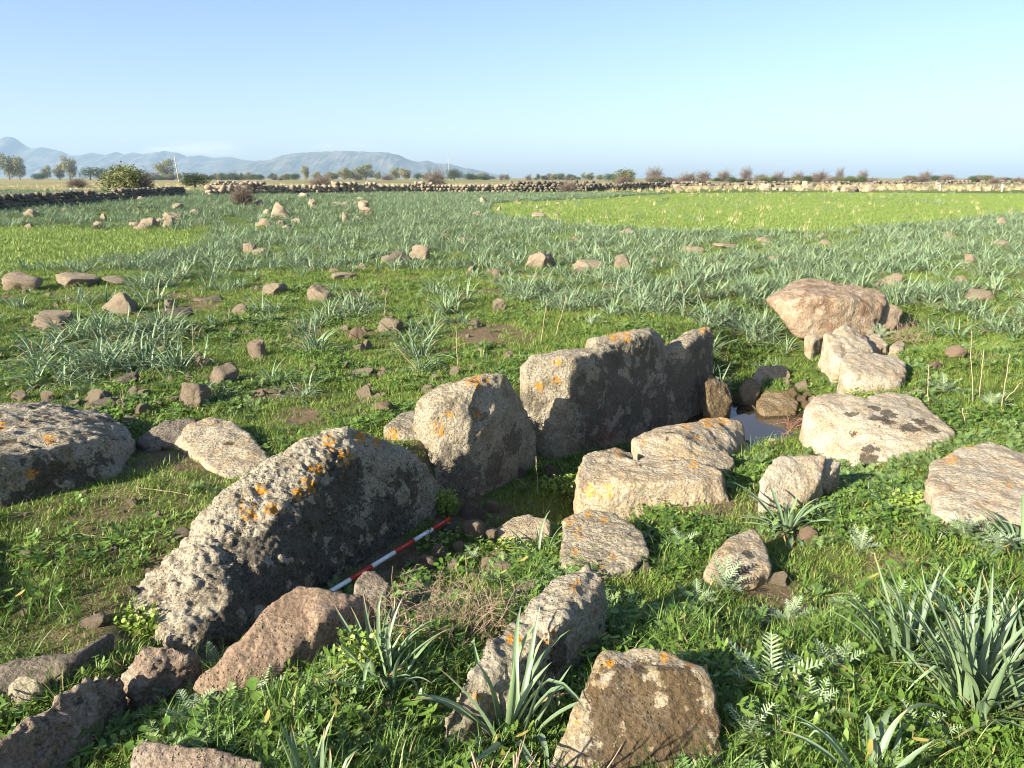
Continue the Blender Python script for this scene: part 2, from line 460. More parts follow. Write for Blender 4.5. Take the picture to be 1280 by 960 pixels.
# --- left row of standing slabs
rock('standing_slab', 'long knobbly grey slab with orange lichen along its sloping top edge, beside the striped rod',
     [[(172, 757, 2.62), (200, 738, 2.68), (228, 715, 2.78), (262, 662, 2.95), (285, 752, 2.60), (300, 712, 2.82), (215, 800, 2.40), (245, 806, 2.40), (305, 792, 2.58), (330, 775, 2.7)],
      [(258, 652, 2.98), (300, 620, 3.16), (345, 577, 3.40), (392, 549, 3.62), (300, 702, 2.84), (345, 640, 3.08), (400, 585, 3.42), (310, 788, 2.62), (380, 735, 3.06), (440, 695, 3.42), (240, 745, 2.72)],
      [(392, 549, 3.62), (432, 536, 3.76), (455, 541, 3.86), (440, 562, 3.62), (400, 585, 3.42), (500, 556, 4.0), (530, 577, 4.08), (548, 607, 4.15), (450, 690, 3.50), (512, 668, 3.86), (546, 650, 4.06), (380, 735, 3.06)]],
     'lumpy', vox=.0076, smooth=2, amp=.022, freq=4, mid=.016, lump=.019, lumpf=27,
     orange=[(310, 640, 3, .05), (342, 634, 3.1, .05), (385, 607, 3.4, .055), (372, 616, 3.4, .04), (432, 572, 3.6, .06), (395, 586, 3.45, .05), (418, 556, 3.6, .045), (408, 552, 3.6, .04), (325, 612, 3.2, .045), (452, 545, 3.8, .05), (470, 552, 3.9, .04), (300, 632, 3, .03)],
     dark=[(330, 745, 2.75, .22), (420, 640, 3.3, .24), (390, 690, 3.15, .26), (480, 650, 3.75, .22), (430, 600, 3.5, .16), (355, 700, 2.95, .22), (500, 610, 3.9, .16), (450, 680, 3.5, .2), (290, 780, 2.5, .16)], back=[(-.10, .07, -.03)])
rock('low_block', 'small low pale block filling the gap between the knobbly slab and the notched slab',
     [[(478, 532, 4.5), (497, 517, 4.75), (530, 510, 4.95), (545, 520, 4.8), (505, 548, 4.45), (540, 545, 4.5)]], 'slab', vox=.014, amp=.02, orange=[(487, 540, 4.5, .05), (495, 545, 4.5, .04)], dark=[(535, 535, 4.6, .1)])
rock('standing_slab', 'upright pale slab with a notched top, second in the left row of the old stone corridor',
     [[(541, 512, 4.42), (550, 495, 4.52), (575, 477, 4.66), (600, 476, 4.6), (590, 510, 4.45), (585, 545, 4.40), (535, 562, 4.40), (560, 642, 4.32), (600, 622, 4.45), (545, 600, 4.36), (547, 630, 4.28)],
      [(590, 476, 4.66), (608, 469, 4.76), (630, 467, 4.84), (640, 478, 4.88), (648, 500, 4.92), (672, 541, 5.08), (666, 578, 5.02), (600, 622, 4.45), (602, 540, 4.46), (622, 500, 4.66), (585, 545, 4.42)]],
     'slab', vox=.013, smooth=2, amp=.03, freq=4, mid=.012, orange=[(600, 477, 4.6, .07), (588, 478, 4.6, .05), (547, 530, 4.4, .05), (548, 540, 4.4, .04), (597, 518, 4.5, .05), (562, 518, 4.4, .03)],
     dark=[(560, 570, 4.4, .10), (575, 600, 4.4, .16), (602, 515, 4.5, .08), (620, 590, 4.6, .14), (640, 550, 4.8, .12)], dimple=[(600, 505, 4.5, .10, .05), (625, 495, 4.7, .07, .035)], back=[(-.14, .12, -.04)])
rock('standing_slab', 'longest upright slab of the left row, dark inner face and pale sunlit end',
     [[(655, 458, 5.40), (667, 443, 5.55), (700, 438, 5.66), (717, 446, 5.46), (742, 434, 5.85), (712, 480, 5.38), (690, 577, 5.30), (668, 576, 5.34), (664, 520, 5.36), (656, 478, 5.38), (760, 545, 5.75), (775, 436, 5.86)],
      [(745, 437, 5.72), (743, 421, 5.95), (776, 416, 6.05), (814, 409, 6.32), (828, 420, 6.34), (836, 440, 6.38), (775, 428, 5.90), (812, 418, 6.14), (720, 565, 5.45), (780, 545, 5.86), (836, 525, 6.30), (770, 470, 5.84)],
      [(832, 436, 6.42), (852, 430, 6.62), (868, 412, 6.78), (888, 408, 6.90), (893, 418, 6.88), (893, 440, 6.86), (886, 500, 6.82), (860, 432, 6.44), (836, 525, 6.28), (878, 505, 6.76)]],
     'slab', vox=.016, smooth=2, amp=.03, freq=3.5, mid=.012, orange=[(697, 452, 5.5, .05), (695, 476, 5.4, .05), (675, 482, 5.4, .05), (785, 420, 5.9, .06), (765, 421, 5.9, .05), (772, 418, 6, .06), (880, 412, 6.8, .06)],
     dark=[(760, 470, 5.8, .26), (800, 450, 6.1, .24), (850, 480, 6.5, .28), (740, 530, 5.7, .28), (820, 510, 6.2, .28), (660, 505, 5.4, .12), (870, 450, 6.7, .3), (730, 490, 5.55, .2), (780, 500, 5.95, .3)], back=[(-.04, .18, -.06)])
rock('small_upright_stone', 'small upright brown stone leaning at the edge of the puddle',
     [[(881, 476, 6.55), (889, 466, 6.65), (910, 480, 6.7), (916, 500, 6.6), (906, 520, 6.5), (886, 523, 6.42), (884, 500, 6.45)]], 'wet', vox=.014, amp=.02, mid=.012)
# --- right side of the corridor
rock('flat_block', 'large flat pale block with a wavy top and orange lichen spots, right of the corridor',
     [[(719, 592, 4.22), (730, 566, 4.5), (765, 558, 4.7), (788, 564, 4.68), (812, 580, 4.4), (722, 617, 4.12), (738, 633, 4.08), (770, 625, 4.12)],
      [(790, 576, 4.42), (815, 564, 4.52), (872, 574, 4.36), (905, 588, 4.22), (914, 630, 4.08), (880, 627, 4.04), (800, 627, 4.10), (735, 632, 4.08), (735, 602, 4.14), (900, 598, 4.12), (800, 604, 4.06), (870, 600, 4.08)]],
     'beige', vox=.013, smooth=3, amp=.03, freq=4, orange=[(738, 613, 4.1, .05), (757, 620, 4.1, .05), (762, 606, 4.1, .04), (836, 570, 4.5, .04), (866, 582, 4.4, .04), (775, 567, 4.6, .04), (848, 569, 4.5, .03), (722, 583, 4.3, .04)], dimple=[(797, 572, 4.55, .06, .05)])
rock('rounded_block', 'pale rounded block with a mossy patch, set at the water edge behind the flat block',
     [[(790, 547, 5.0), (832, 530, 5.3), (898, 520, 5.62), (926, 526, 5.6), (934, 545, 5.45), (925, 558, 5.2), (800, 570, 4.8), (862, 578, 4.72), (905, 572, 4.85), (848, 545, 4.95)]],
     'beige', vox=.014, smooth=3, amp=.035, freq=4, orange=[(900, 523, 5.55, .08), (885, 527, 5.5, .06), (857, 533, 5.3, .04), (872, 549, 5.2, .04), (805, 553, 4.9, .03)], dark=[(835, 552, 5.0, .09)])
rock('round_stone', 'small smooth rounded stone tucked against the flat block and the mossy block',
     [[(862, 578, 4.62), (880, 562, 4.78), (908, 561, 4.84), (920, 574, 4.74), (914, 588, 4.58), (880, 588, 4.5)]], 'beige', vox=.014, smooth=2, amp=.02)
rock('flat_slab', 'flat pitted grey slab lying tilted in the grass, nearest the small asphodel in the corridor',
     [[(705, 646, 3.62), (732, 635, 3.70), (770, 640, 3.66), (802, 660, 3.46), (814, 690, 3.22), (792, 708, 3.11), (740, 722, 3.04), (701, 703, 3.18)]],
     'slab', vox=.012, smooth=2, amp=.02, mid=.016, orange=[(712, 650, 3.8, .04), (735, 640, 3.9, .035), (724, 666, 3.7, .04), (755, 648, 3.8, .03), (720, 690, 3.4, .03), (765, 697, 3.4, .03), (752, 708, 3.3, .03)], dark=[(722, 682, 3.45, .08), (730, 664, 3.6, .06)])
rock('low_stone', 'low round-topped stone half buried beside the small asphodel in the corridor',
     [[(613, 664, 3.84), (638, 645, 4.02), (662, 641, 4.04), (690, 648, 3.94), (688, 668, 3.84), (640, 676, 3.78)]], 'beige', vox=.014, amp=.02, orange=[(690, 640, 3.9, .04)])
rock('leaning_slab', 'narrow pale leaning slab with a ridged lichen crust behind the tall foreground asphodel',
     [[(735, 703, 2.60), (756, 727, 2.52), (760, 752, 2.50), (690, 726, 2.50), (650, 762, 2.31), (752, 798, 2.40), (708, 836, 2.21), (690, 790, 2.16), (725, 745, 2.40), (752, 770, 2.42), (748, 745, 2.44), (722, 790, 2.28)],
      [(650, 762, 2.31), (690, 726, 2.50), (610, 800, 2.13), (580, 850, 1.97), (705, 832, 2.22), (640, 895, 1.98), (660, 815, 2.09), (715, 795, 2.27), (682, 830, 2.13), (642, 870, 1.99)],
      [(580, 850, 1.97), (610, 803, 2.13), (554, 905, 1.88), (558, 928, 1.86), (600, 912, 1.93), (645, 885, 2.0), (622, 850, 2.02)]],
     'crust', vox=.0095, smooth=2, amp=.026, freq=5, mid=.014, strata=((.6, .3, .9), 9, .014), orange=[(720, 731, 2.6, .03), (640, 797, 2.3, .025), (690, 798, 2.2, .03), (597, 870, 2.0, .02), (650, 800, 2.3, .02)], dark=[(700, 765, 2.4, .06), (690, 815, 2.2, .07), (735, 780, 2.45, .06)])
rock('squat_boulder', 'squat brown-faced boulder with a pale rim at the bottom of the view',
     [[(750, 813, 1.98), (800, 808, 1.99), (842, 813, 1.98), (882, 832, 1.92), (895, 868, 1.84), (908, 950, 1.73), (735, 847, 1.92), (752, 836, 1.885), (848, 834, 1.885), (872, 852, 1.855), (708, 892, 1.81), (672, 990, 1.66), (905, 990, 1.66), (780, 990, 1.64)]],
     'brownface', vox=.0095, smooth=3, amp=.022, freq=5, mid=.008, orange=[(838, 820, 2, .03), (862, 826, 2, .022), (760, 830, 2, .02), (725, 900, 1.84, .02)], dark=[(800, 880, 1.80, .15), (845, 875, 1.82, .10), (835, 925, 1.75, .14), (780, 930, 1.75, .12), (870, 920, 1.76, .08), (765, 880, 1.82, .08)])
# --- stones further up the right side
rock('capstone', 'large reddish-brown slab with an overhanging front, lying at the far end of the corridor',
     [[(955, 374, 8.8), (985, 353, 9.2), (1010, 346, 9.5), (1042, 352, 9.4), (1100, 362, 9.1), (1110, 378, 8.7), (1020, 370, 8.46), (985, 379, 8.55), (1092, 383, 8.52), (1050, 372, 8.42), (995, 420, 8.46), (1045, 426, 8.44), (1090, 422, 8.5), (990, 409, 9.5), (1110, 405, 9.6), (975, 385, 9.2)],
      [(1090, 376, 8.7), (1108, 376, 8.75), (1131, 388, 8.75), (1127, 400, 8.7), (1085, 420, 8.6), (1122, 410, 8.7), (1110, 405, 9.5)]],
     'redpale', vox=.022, smooth=3, amp=.05, freq=2.2, mid=.022, drop=None, dark=[(1005, 402, 8.8, .15)])
rock('tilted_stone', 'pale tilted stone propped between the reddish slab and the squared block',
     [[(1029, 418, 7.5), (1060, 402, 7.8), (1085, 424, 7.6), (1094, 440, 7.3), (1050, 452, 7.0), (1040, 442, 7.1)], [(1075, 418, 7.9), (1100, 414, 8.0), (1112, 430, 7.7), (1090, 440, 7.5)]],
     'warm', vox=.02, smooth=2, amp=.04, mid=.02)
rock('squared_block', 'squared pale block with a flat top, right bank above the puddle',
     [[(1050, 450, 6.35), (1060, 439, 6.6), (1122, 442, 6.6), (1134, 454, 6.35), (1132, 470, 6.1), (1064, 464, 6.02), (1060, 497, 5.92), (1085, 490, 5.95), (1125, 478, 6.0), (1052, 470, 6.1)]],
     'warm', vox=.018, smooth=2, amp=.018, mid=.016)
rock('leaning_boulder', 'big smooth pale boulder with black lichen patches on its slope, right bank of the puddle',
     [[(1003, 512, 5.36), (1015, 493, 5.56), (1045, 489, 5.70), (1082, 497, 5.5), (1078, 520, 5.12), (1060, 575, 4.84), (1003, 562, 5.20), (1030, 576, 4.98)],
      [(1060, 505, 5.4), (1112, 487, 5.72), (1150, 497, 5.62), (1195, 540, 4.98), (1180, 551, 4.84), (1120, 571, 4.70), (1062, 582, 4.74), (1075, 520, 5.12), (1120, 515, 5.24)]],
     'warm', vox=.015, smooth=3, amp=.035, freq=3, mid=.012, dark=[(1062, 533, 5.0, .075), (1078, 541, 4.9, .06), (1100, 528, 5.1, .09), (1112, 520, 5.2, .07), (1064, 515, 5.2, .05), (1088, 556, 4.8, .08), (1135, 540, 5.0, .08), (1092, 512, 5.3, .05), (1150, 525, 5.1, .06), (1165, 538, 5.0, .06), (1085, 575, 4.74, .07)],
     dimple=[(1075, 545, 4.9, .05, .03)])
rock('thin_slab', 'thin pale slab poking out behind the big boulder with black lichen patches',
     [[(1130, 492, 5.9), (1150, 482, 6.0), (1158, 490, 5.9), (1155, 500, 5.75), (1135, 500, 5.75)]], 'warm', vox=.018, amp=.02)
rock('square_stone', 'small square-topped pale stone with an asphodel rosette in front of it',
     [[(968, 571, 4.05), (1004, 567, 4.16), (1034, 569, 4.1), (1030, 592, 3.98), (1014, 616, 3.9), (998, 630, 3.86), (955, 628, 3.82), (950, 600, 3.9)], [(1000, 580, 4.1), (1020, 568, 4.2), (1055, 575, 4.15), (1040, 592, 4.05)]],
     'warm', vox=.013, smooth=2, amp=.022, mid=.012, dark=[(985, 605, 3.85, .05)])
rock('broad_boulder', 'broad pale boulder with two orange lichen spots at the right edge of the view',
     [[(1164, 577, 3.92), (1198, 560, 4.1), (1240, 550, 4.2), (1285, 566, 4.1), (1330, 590, 3.9), (1160, 602, 3.62), (1172, 640, 3.36), (1195, 655, 3.28), (1285, 652, 3.26), (1350, 640, 3.3), (1230, 610, 3.55)]],
     'warm', vox=.014, smooth=3, amp=.03, freq=3.5, mid=.010, orange=[(1211, 557, 4, .045), (1187, 573, 3.9, .05), (1262, 607, 3.6, .03), (1275, 602, 3.6, .02)])
rock('pointed_stone', 'pale pointed stone in the grass below the asphodel rosette',
     [[(880, 714, 3.0), (891, 690, 3.14), (914, 669, 3.28), (944, 660, 3.36), (960, 688, 3.18), (966, 708, 3.04), (945, 722, 2.96), (900, 725, 2.95), (905, 685, 3.12)]], 'beige', vox=.012, smooth=2, amp=.02, dark=[(930, 710, 3.0, .035), (935, 692, 3.1, .03)])
# --- left side
rock('lichen_boulder', 'huge grey boulder mottled black and white with lichen at the left edge of the view',
     [[(-90, 520, 4.3), (0, 503, 4.42), (62, 501, 4.55), (124, 513, 4.56), (152, 528, 4.42), (169, 550, 4.22), (158, 577, 4.02), (60, 560, 3.62), (-20, 575, 3.4), (-100, 590, 3.4), (120, 548, 3.86), (140, 596, 3.82), (90, 611, 3.62), (0, 636, 3.42), (-100, 650, 3.35)]],
     'boulder', vox=.013, smooth=2, amp=.035, freq=3, mid=.020, strata=((.15, .3, .95), 7, .012), orange=[(40, 592, 3.5, .035), (62, 550, 3.7, .04), (0, 532, 3.9, .04)], dark=[(120, 577, 3.85, .08), (60, 600, 3.6, .12), (20, 625, 3.5, .1), (100, 600, 3.7, .1), (90, 560, 3.8, .06)])
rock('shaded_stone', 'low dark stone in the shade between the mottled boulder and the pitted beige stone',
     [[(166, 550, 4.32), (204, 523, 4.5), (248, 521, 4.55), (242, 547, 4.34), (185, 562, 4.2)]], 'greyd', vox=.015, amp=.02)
rock('beige_stone', 'pitted beige flat-topped stone left of the knobbly slab with orange lichen',
     [[(213, 554, 4.32), (233, 531, 4.5), (262, 521, 4.58), (290, 524, 4.56), (320, 546, 4.3), (337, 572, 4.06), (334, 590, 3.92), (292, 599, 3.80), (270, 590, 3.86), (225, 548, 4.3)]],
     'beige', vox=.013, smooth=2, amp=.024, mid=.012, dark=[(285, 552, 4.2, .03)])
rock('tapered_boulder', 'long tapered reddish boulder in front of the knobbly slab, low end to the left',
     [[(238, 858, 2.07), (300, 803, 2.17), (345, 748, 2.33), (370, 730, 2.40), (402, 737, 2.39), (396, 780, 2.27), (345, 845, 2.13), (268, 872, 2.03)],
      [(370, 730, 2.40), (402, 736, 2.38), (456, 743, 2.43), (474, 772, 2.44), (468, 803, 2.46), (425, 818, 2.32), (380, 835, 2.20), (398, 778, 2.26)]],
     'red', vox=.0105, smooth=1, amp=.016, freq=4, mid=.009)
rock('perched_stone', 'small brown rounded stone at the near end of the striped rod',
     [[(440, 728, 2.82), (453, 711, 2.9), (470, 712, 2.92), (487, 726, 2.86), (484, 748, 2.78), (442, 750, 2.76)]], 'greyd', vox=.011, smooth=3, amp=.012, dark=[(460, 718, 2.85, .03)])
rock('knobbly_boulder', 'long knobbly purple-brown boulder in the bottom left corner',
     [[(-60, 965, 1.58), (0, 930, 1.66), (60, 886, 1.80), (112, 847, 1.94), (140, 840, 2.03), (158, 845, 2.08), (150, 872, 2.02), (112, 905, 1.86), (60, 968, 1.70), (90, 882, 1.86), (0, 990, 1.60), (-60, 1000, 1.56)]],
     'purple', vox=.009, smooth=2, amp=.03, freq=6, mid=.022, lump=.012, lumpf=13)
rock('dark_hump', 'dark brown humped stone behind the purple-brown boulder, mostly in shade',
     [[(150, 842, 2.13), (178, 808, 2.12), (205, 802, 2.13), (238, 816, 2.14), (246, 832, 2.16), (210, 854, 2.10), (165, 870, 2.04), (185, 835, 2.08)], [(228, 814, 2.18), (246, 812, 2.2), (252, 825, 2.19), (230, 828, 2.16)]], 'purple', vox=.009, smooth=2, amp=.025, freq=6, mid=.02, lump=.010, lumpf=14)
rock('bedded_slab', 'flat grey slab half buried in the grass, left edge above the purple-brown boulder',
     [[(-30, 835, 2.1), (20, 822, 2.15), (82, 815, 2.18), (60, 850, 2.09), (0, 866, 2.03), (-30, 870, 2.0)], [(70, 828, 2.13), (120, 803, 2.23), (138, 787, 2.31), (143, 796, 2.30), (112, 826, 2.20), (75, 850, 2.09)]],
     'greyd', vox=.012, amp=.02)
rock('round_cobble', 'small round pitted cobble on the near corner of the half buried grey slab',
     [[(10, 855, 2.03), (28, 836, 2.03), (48, 840, 2.03), (58, 855, 2.03), (40, 874, 2.0), (12, 874, 2.0)]], 'slab', vox=.011, amp=.012)
rock('dark_block', 'dark brown squared block cut off by the bottom edge, left of centre',
     [[(163, 934, 1.69), (178, 924, 1.72), (255, 930, 1.71), (330, 946, 1.70), (332, 1000, 1.60), (166, 1000, 1.60)]], 'purple', vox=.011, smooth=2, amp=.015)
rock('shadow_boulder', 'tall grey boulder standing just outside the left edge, nearest the half buried slab',
     [[(-520, 700, 2.2), (-430, 640, 2.5), (-330, 640, 2.6), (-270, 720, 2.3), (-300, 790, 2.1), (-450, 800, 2.05)]], 'boulder', vox=.02)  # unseen boulder, added to cast a shadow over the left foreground
# --- stones round the puddle
for lab, pts, m in [
    ('pale block with a rounded top standing behind the puddle', [(938, 470, 7.5), (950, 456, 7.7), (978, 456, 7.75), (989, 466, 7.6), (985, 487, 7.35), (955, 488, 7.3)], 'stone2'),
    ('brown squat stone left of the pale block behind the puddle', [(924, 484, 7.1), (932, 472, 7.3), (946, 472, 7.3), (952, 484, 7.15), (945, 501, 6.95), (928, 500, 6.95)], 'wet'),
    ('long low muddy stone along the far edge of the puddle', [(945, 503, 6.85), (955, 489, 7.05), (985, 489, 7.05), (1000, 503, 6.85), (996, 514, 6.65), (955, 516, 6.6)], 'wet'),
    ('flat cream stone beside the dark gap under the reddish slab', [(1006, 420, 8.36), (1022, 413, 8.5), (1032, 420, 8.36), (1015, 426, 8.22)], 'stone2'),
    ('small grey-brown stone by the dry shrub on the right bank', [(1112, 433, 7.4), (1122, 424, 7.6), (1133, 428, 7.5), (1128, 440, 7.3)], 'stone'),
    ('pale cobble at the near shore of the puddle beside the pink dead twigs', [(953, 553, 5.62), (965, 545, 5.7), (978, 552, 5.62), (970, 560, 5.5), (955, 560, 5.5)], 'stone2')]:
    rock('edge_stone', lab, [pts], m, vox=.016, smooth=2, amp=.025, mid=.012, group='stones round the puddle')
# ------------------------------------------------------------------ zones (photo regions carried onto the ground plane)
def pip(u, v, poly):
    u = np.asarray(u); v = np.asarray(v); ins = np.zeros(u.shape, bool); n = len(poly)
    for i in range(n):
        x1, y1 = poly[i]; x2, y2 = poly[(i + 1) % n]
        c = (y1 > v) != (y2 > v)
        ins ^= c & (u < (x2 - x1) * (v - y1) / (y2 - y1 + 1e-12) + x1)
    return ins

def wpoly(pl): return [g(a, b)[:2] for a, b in pl]
Z_LUSH_R = wpoly([(590, 262), (640, 252), (830, 243), (1280, 240), (1700, 240), (1700, 268), (1280, 268), (1150, 281), (1000, 291), (880, 292), (760, 285), (660, 275)])
Z_LUSH_L = wpoly([(-400, 288), (0, 286), (150, 289), (268, 292), (240, 312), (150, 326), (0, 343), (-400, 350)])
Z_BACK = wpoly([(640, 345), (960, 340), (1005, 395), (990, 418), (900, 428), (880, 400), (790, 396), (640, 388)])
Z_RIGHT = wpoly([(1100, 340), (1280, 330), (1700, 330), (1700, 425), (1280, 418), (1200, 404), (1140, 402)])
Z_CLUST = wpoly([(62, 432), (130, 398), (300, 382), (440, 377), (480, 392), (340, 430), (255, 442), (205, 500), (130, 505), (60, 482)])
Z_CLUST2 = wpoly([(-60, 440), (20, 470), (70, 500), (20, 520), (-60, 500)])
Z_LEFTROW = wpoly([(-200, 350), (0, 345), (60, 352), (330, 345), (330, 372), (0, 392), (-200, 400)])

# ------------------------------------------------------------------ ground sheet
def axis(lo, hi, step, far_lo, far_hi, grow=1.075):
    a = list(np.arange(lo, hi, step)); s = step; x = a[-1]
    while x < far_hi: s *= grow; x += s; a.append(min(x, far_hi))
    s = step; x = a[0]; b = []
    while x > far_lo: s *= grow; x -= s; b.append(max(x, far_lo))
    return np.array(b[::-1] + a)
gx = axis(-3.4, 4.2, .04, -5500, 5500); gy = axis(1.0, 8.6, .04, -250, 5400, 1.05)
GX, GY = np.meshgrid(gx, gy, indexing='ij')
GZ = terrain(GX, GY)
GV = np.stack([GX.ravel(), GY.ravel(), GZ.ravel()], 1)
nx, ny = len(gx), len(gy)
ii = (np.arange(nx - 1)[:, None] * ny + np.arange(ny - 1)[None, :]).ravel()
GQ = np.stack([ii, ii + ny, ii + ny + 1, ii + 1], 1)

def soil_at(x, y):
    n = fbm2(x, y, 1.1, 31, 4); s = sstep(.17, .45, n)
    for (u, v, rad, w) in [(100, 705, .55, .62), (215, 640, .35, .5), (60, 660, .4, .5), (150, 770, .4, .75), (205, 700, .3, .7), (990, 715, .25, .5), (1080, 640, .3, .45), (640, 705, .3, .5), (385, 520, .28, 1), (130, 640, .28, .8), (150, 735, .3, .7), (240, 690, .22, .6), (600, 700, .45, .8), (540, 720, .4, .8), (1100, 668, .2, .6), (1090, 700, .25, .5), (690, 420, .3, .6), (520, 440, .5, .5), (60, 780, .3, .6), (1010, 470, .45, 1.0)]:
        a, b, _ = g(u, v); d = np.hypot(x - a, y - b) / rad
        s = np.maximum(s, w * (1 - sstep(.3, 1.2, d + .6 * fbm2(x, y, 3.1, 5, 3))))
    return s

def zones(x, y):
    """lush field mask, dry far field mask"""
    sh = np.shape(x); xr = np.ravel(x); yr = np.ravel(y)
    wob = .04 * yr * fbm2(xr, yr, .12, 41, 3)
    lush = (pip(xr + wob, yr + wob, Z_LUSH_R) | pip(xr + .3 * wob, yr + .3 * wob, Z_LUSH_L)).astype(float)
    dry = sstep(85, 120, yr + 14 * fbm2(xr, yr, .02, 43, 3))
    return lush.reshape(sh), dry.reshape(sh)

def ground_mat():
    s = NT('meadow_ground')
    pos = s.n('ShaderNodeNewGeometry').outputs['Position']
    n1 = s.noise(pos, 2.2, 6, .65); n2 = s.noise(pos, .35, 5, .6, off=4.0); n3 = s.noise(pos, 22, 5, .7, off=9.0)
    grass = s.mix(s.ramp(n1, .35, .65), (.065, .098, .020), (.115, .155, .036))
    soil = s.mix(s.ramp(n3, .35, .65), (.13, .088, .052), (.20, .145, .09))
    col = s.mix(s.math('MULTIPLY', s.attr('soil'), s.ramp(n3, .25, .55, .45, 1)), grass, soil)
    lush = s.mix(s.ramp(n2, .3, .7), (.125, .175, .040), (.155, .198, .054))
    lush = s.mix(s.ramp(s.noise(pos, 1.3, 6, .7, off=2.0), .5, .75, 0, .5), lush, (.09, .13, .028))
    col = s.mix(s.attr('lush'), col, lush)
    far = s.n('ShaderNodeVectorMath', operation='MULTIPLY'); s.l(pos, far.inputs[0]); far.inputs[1].default_value = (.25, 1, 1)
    fn = s.noise(far.outputs[0], .035, 6, .65, off=3.0)
    dryc = s.mix(s.ramp(fn, .40, .56), (.15, .17, .055), (.29, .235, .115))
    dryc = s.mix(s.ramp(s.noise(pos, .5, 5, .7), .52, .7, 0, .6), dryc, (.11, .12, .05))
    col = s.mix(s.attr('dry'), col, dryc)
    mud = s.mix(s.ramp(n3, .4, .6), (.075, .05, .026), (.12, .085, .05))
    col = s.mix(s.attr('mud'), col, mud)
    nrm = s.bump(s.math('ADD', n3, s.noise(pos, 70, 4, .7)), .8, .03)
    return s.done(s.principled(col, .95, nrm, .1).outputs[0])

gm = mesh_np('ground', GV, GQ, ground_mat())
lush_m, dry_m = zones(GX, GY)
add_attr(gm, 'soil', soil_at(GX, GY).ravel() * (1 - sstep(20, 40, GY.ravel())))
add_attr(gm, 'lush', lush_m.ravel()); add_attr(gm, 'dry', dry_m.ravel())
px_, py_, _ = g(960, 535, -.5)
MUDC = (px_ + .05, py_ + .05)
def mud_at(x, y):
    d = np.hypot((x - MUDC[0]) / 1.15, (y - MUDC[1]) / 1.0) + .35 * fbm2(x, y, 2.0, 51, 3)
    return 1 - sstep(.55, 1.0, d)
add_attr(gm, 'mud', mud_at(GX, GY).ravel())
ground = link(bpy.data.objects.new('ground', gm)); tag(ground, 'flat green meadow ground reaching to the horizon', 'ground', kind='structure')

# ------------------------------------------------------------------ puddle
def water_mat():
    s = NT('still_water')
    pos = s.n('ShaderNodeNewGeometry').outputs['Position']
    b = s.principled((.035, .026, .014), .04, s.bump(s.noise(pos, 18, 3, .5), .08, .004), .5)
    b.inputs['IOR'].default_value = 1.33
    return s.done(b.outputs[0])
WATER_Z = -.545
m = MB(); n = 40; ang = np.arange(n) * 2 * math.pi / n
wv = np.stack([MUDC[0] - .45 + 1.7 * np.cos(ang), MUDC[1] - .1 + 1.35 * np.sin(ang), np.full(n, WATER_Z)], 1)
m.add(np.vstack([wv, [[MUDC[0] - .45, MUDC[1] - .1, WATER_Z]]]), None, [(i, (i + 1) % n, n) for i in range(n)])
tag(m.build('water', water_mat()), 'small still puddle reflecting the sky at the corridor end', 'water', kind='structure')

# ------------------------------------------------------------------ loose stones
def stone_mesh(seed, mat):
    bm = bmesh.new(); bmesh.ops.create_icosphere(bm, subdivisions=4, radius=1)
    V = np.array([v.co[:] for v in bm.verts]); T = np.array([[v.index for v in f.verts] for f in bm.faces]); bm.free()
    r = np.random.default_rng(seed)
    for _ in range(13):                                  # flat facets
        d = r.normal(size=3); d /= np.linalg.norm(d); h = r.uniform(.42, .8)
        t = V @ d; V = V - np.outer(np.maximum(t - h, 0) * .92, d)
    V = V + V * (.22 * fbm(V * 1.2, seed, 3) - .16 * np.abs(fbm(V * 2.6, seed + 7, 3)) + .09 * fbm(V * 6, seed + 2, 4))[:, None]
    V = V / np.abs(V).max(0)                            # half extents 1
    return mesh_np('stone', V, T, MAT[mat])
SM = {k: [stone_mesh(100 * i + j, k) for j in range(6)] for i, k in enumerate(('stone', 'stone2', 'greyd', 'wet', 'red'))}

def put_stone(x, y, w, h, label, group, mat='stone', name='stone', d=None, sink=.4, tilt=.16, cat='stone'):
    o = bpy.data.objects.new(name, random.choice(SM[mat])); link(o)
    dd = (d or w * random.uniform(.7, .95))
    o.scale = (w / 2, dd / 2, h / (2 - 2 * sink) if sink < .9 else h)
    o.rotation_euler = (random.uniform(-tilt, tilt), random.uniform(-tilt, tilt), random.choice((0, math.pi)) + random.uniform(-.35, .35))
    zz = tz(x, y); zz = max(zz, WATER_Z - .015) if name == 'cobble' else zz
    o.location = (x, y, zz + o.scale[2] * (1 - 2 * sink))
    tag(o, label, cat, group)
    if y < 8.5:
        a = np.random.default_rng(1).uniform(-1, 1, (60, 2)); a = a[np.hypot(a[:, 0], a[:, 1]) < .9]
        occ_add(np.stack([x + a[:, 0] * w / 2, y + a[:, 1] * dd / 2, np.full(len(a), tz(x, y) + h * .8)], 1), tz(x, y))
    return o

def px_stone(u, v, w, h, label, group=None, mat='stone', z=0.0, **k):
    """u,v: centre of the stone in the photo; w,h: its size there"""
    x, y, _ = g(u, v + h * .42, z)
    for _ in range(3): x, y, _ = g(u, v + h * .42, tz(x, y))
    d = math.hypot(y, HCAM) * 1.0
    W = w * d / FPX; H = max(h * d / FPX * .82, W * .16)
    CLEAR.append((x, y + W * .2, W))
    return put_stone(x, y + W * .2, W * 1.06, H * 1.12, label, group, mat, **k)

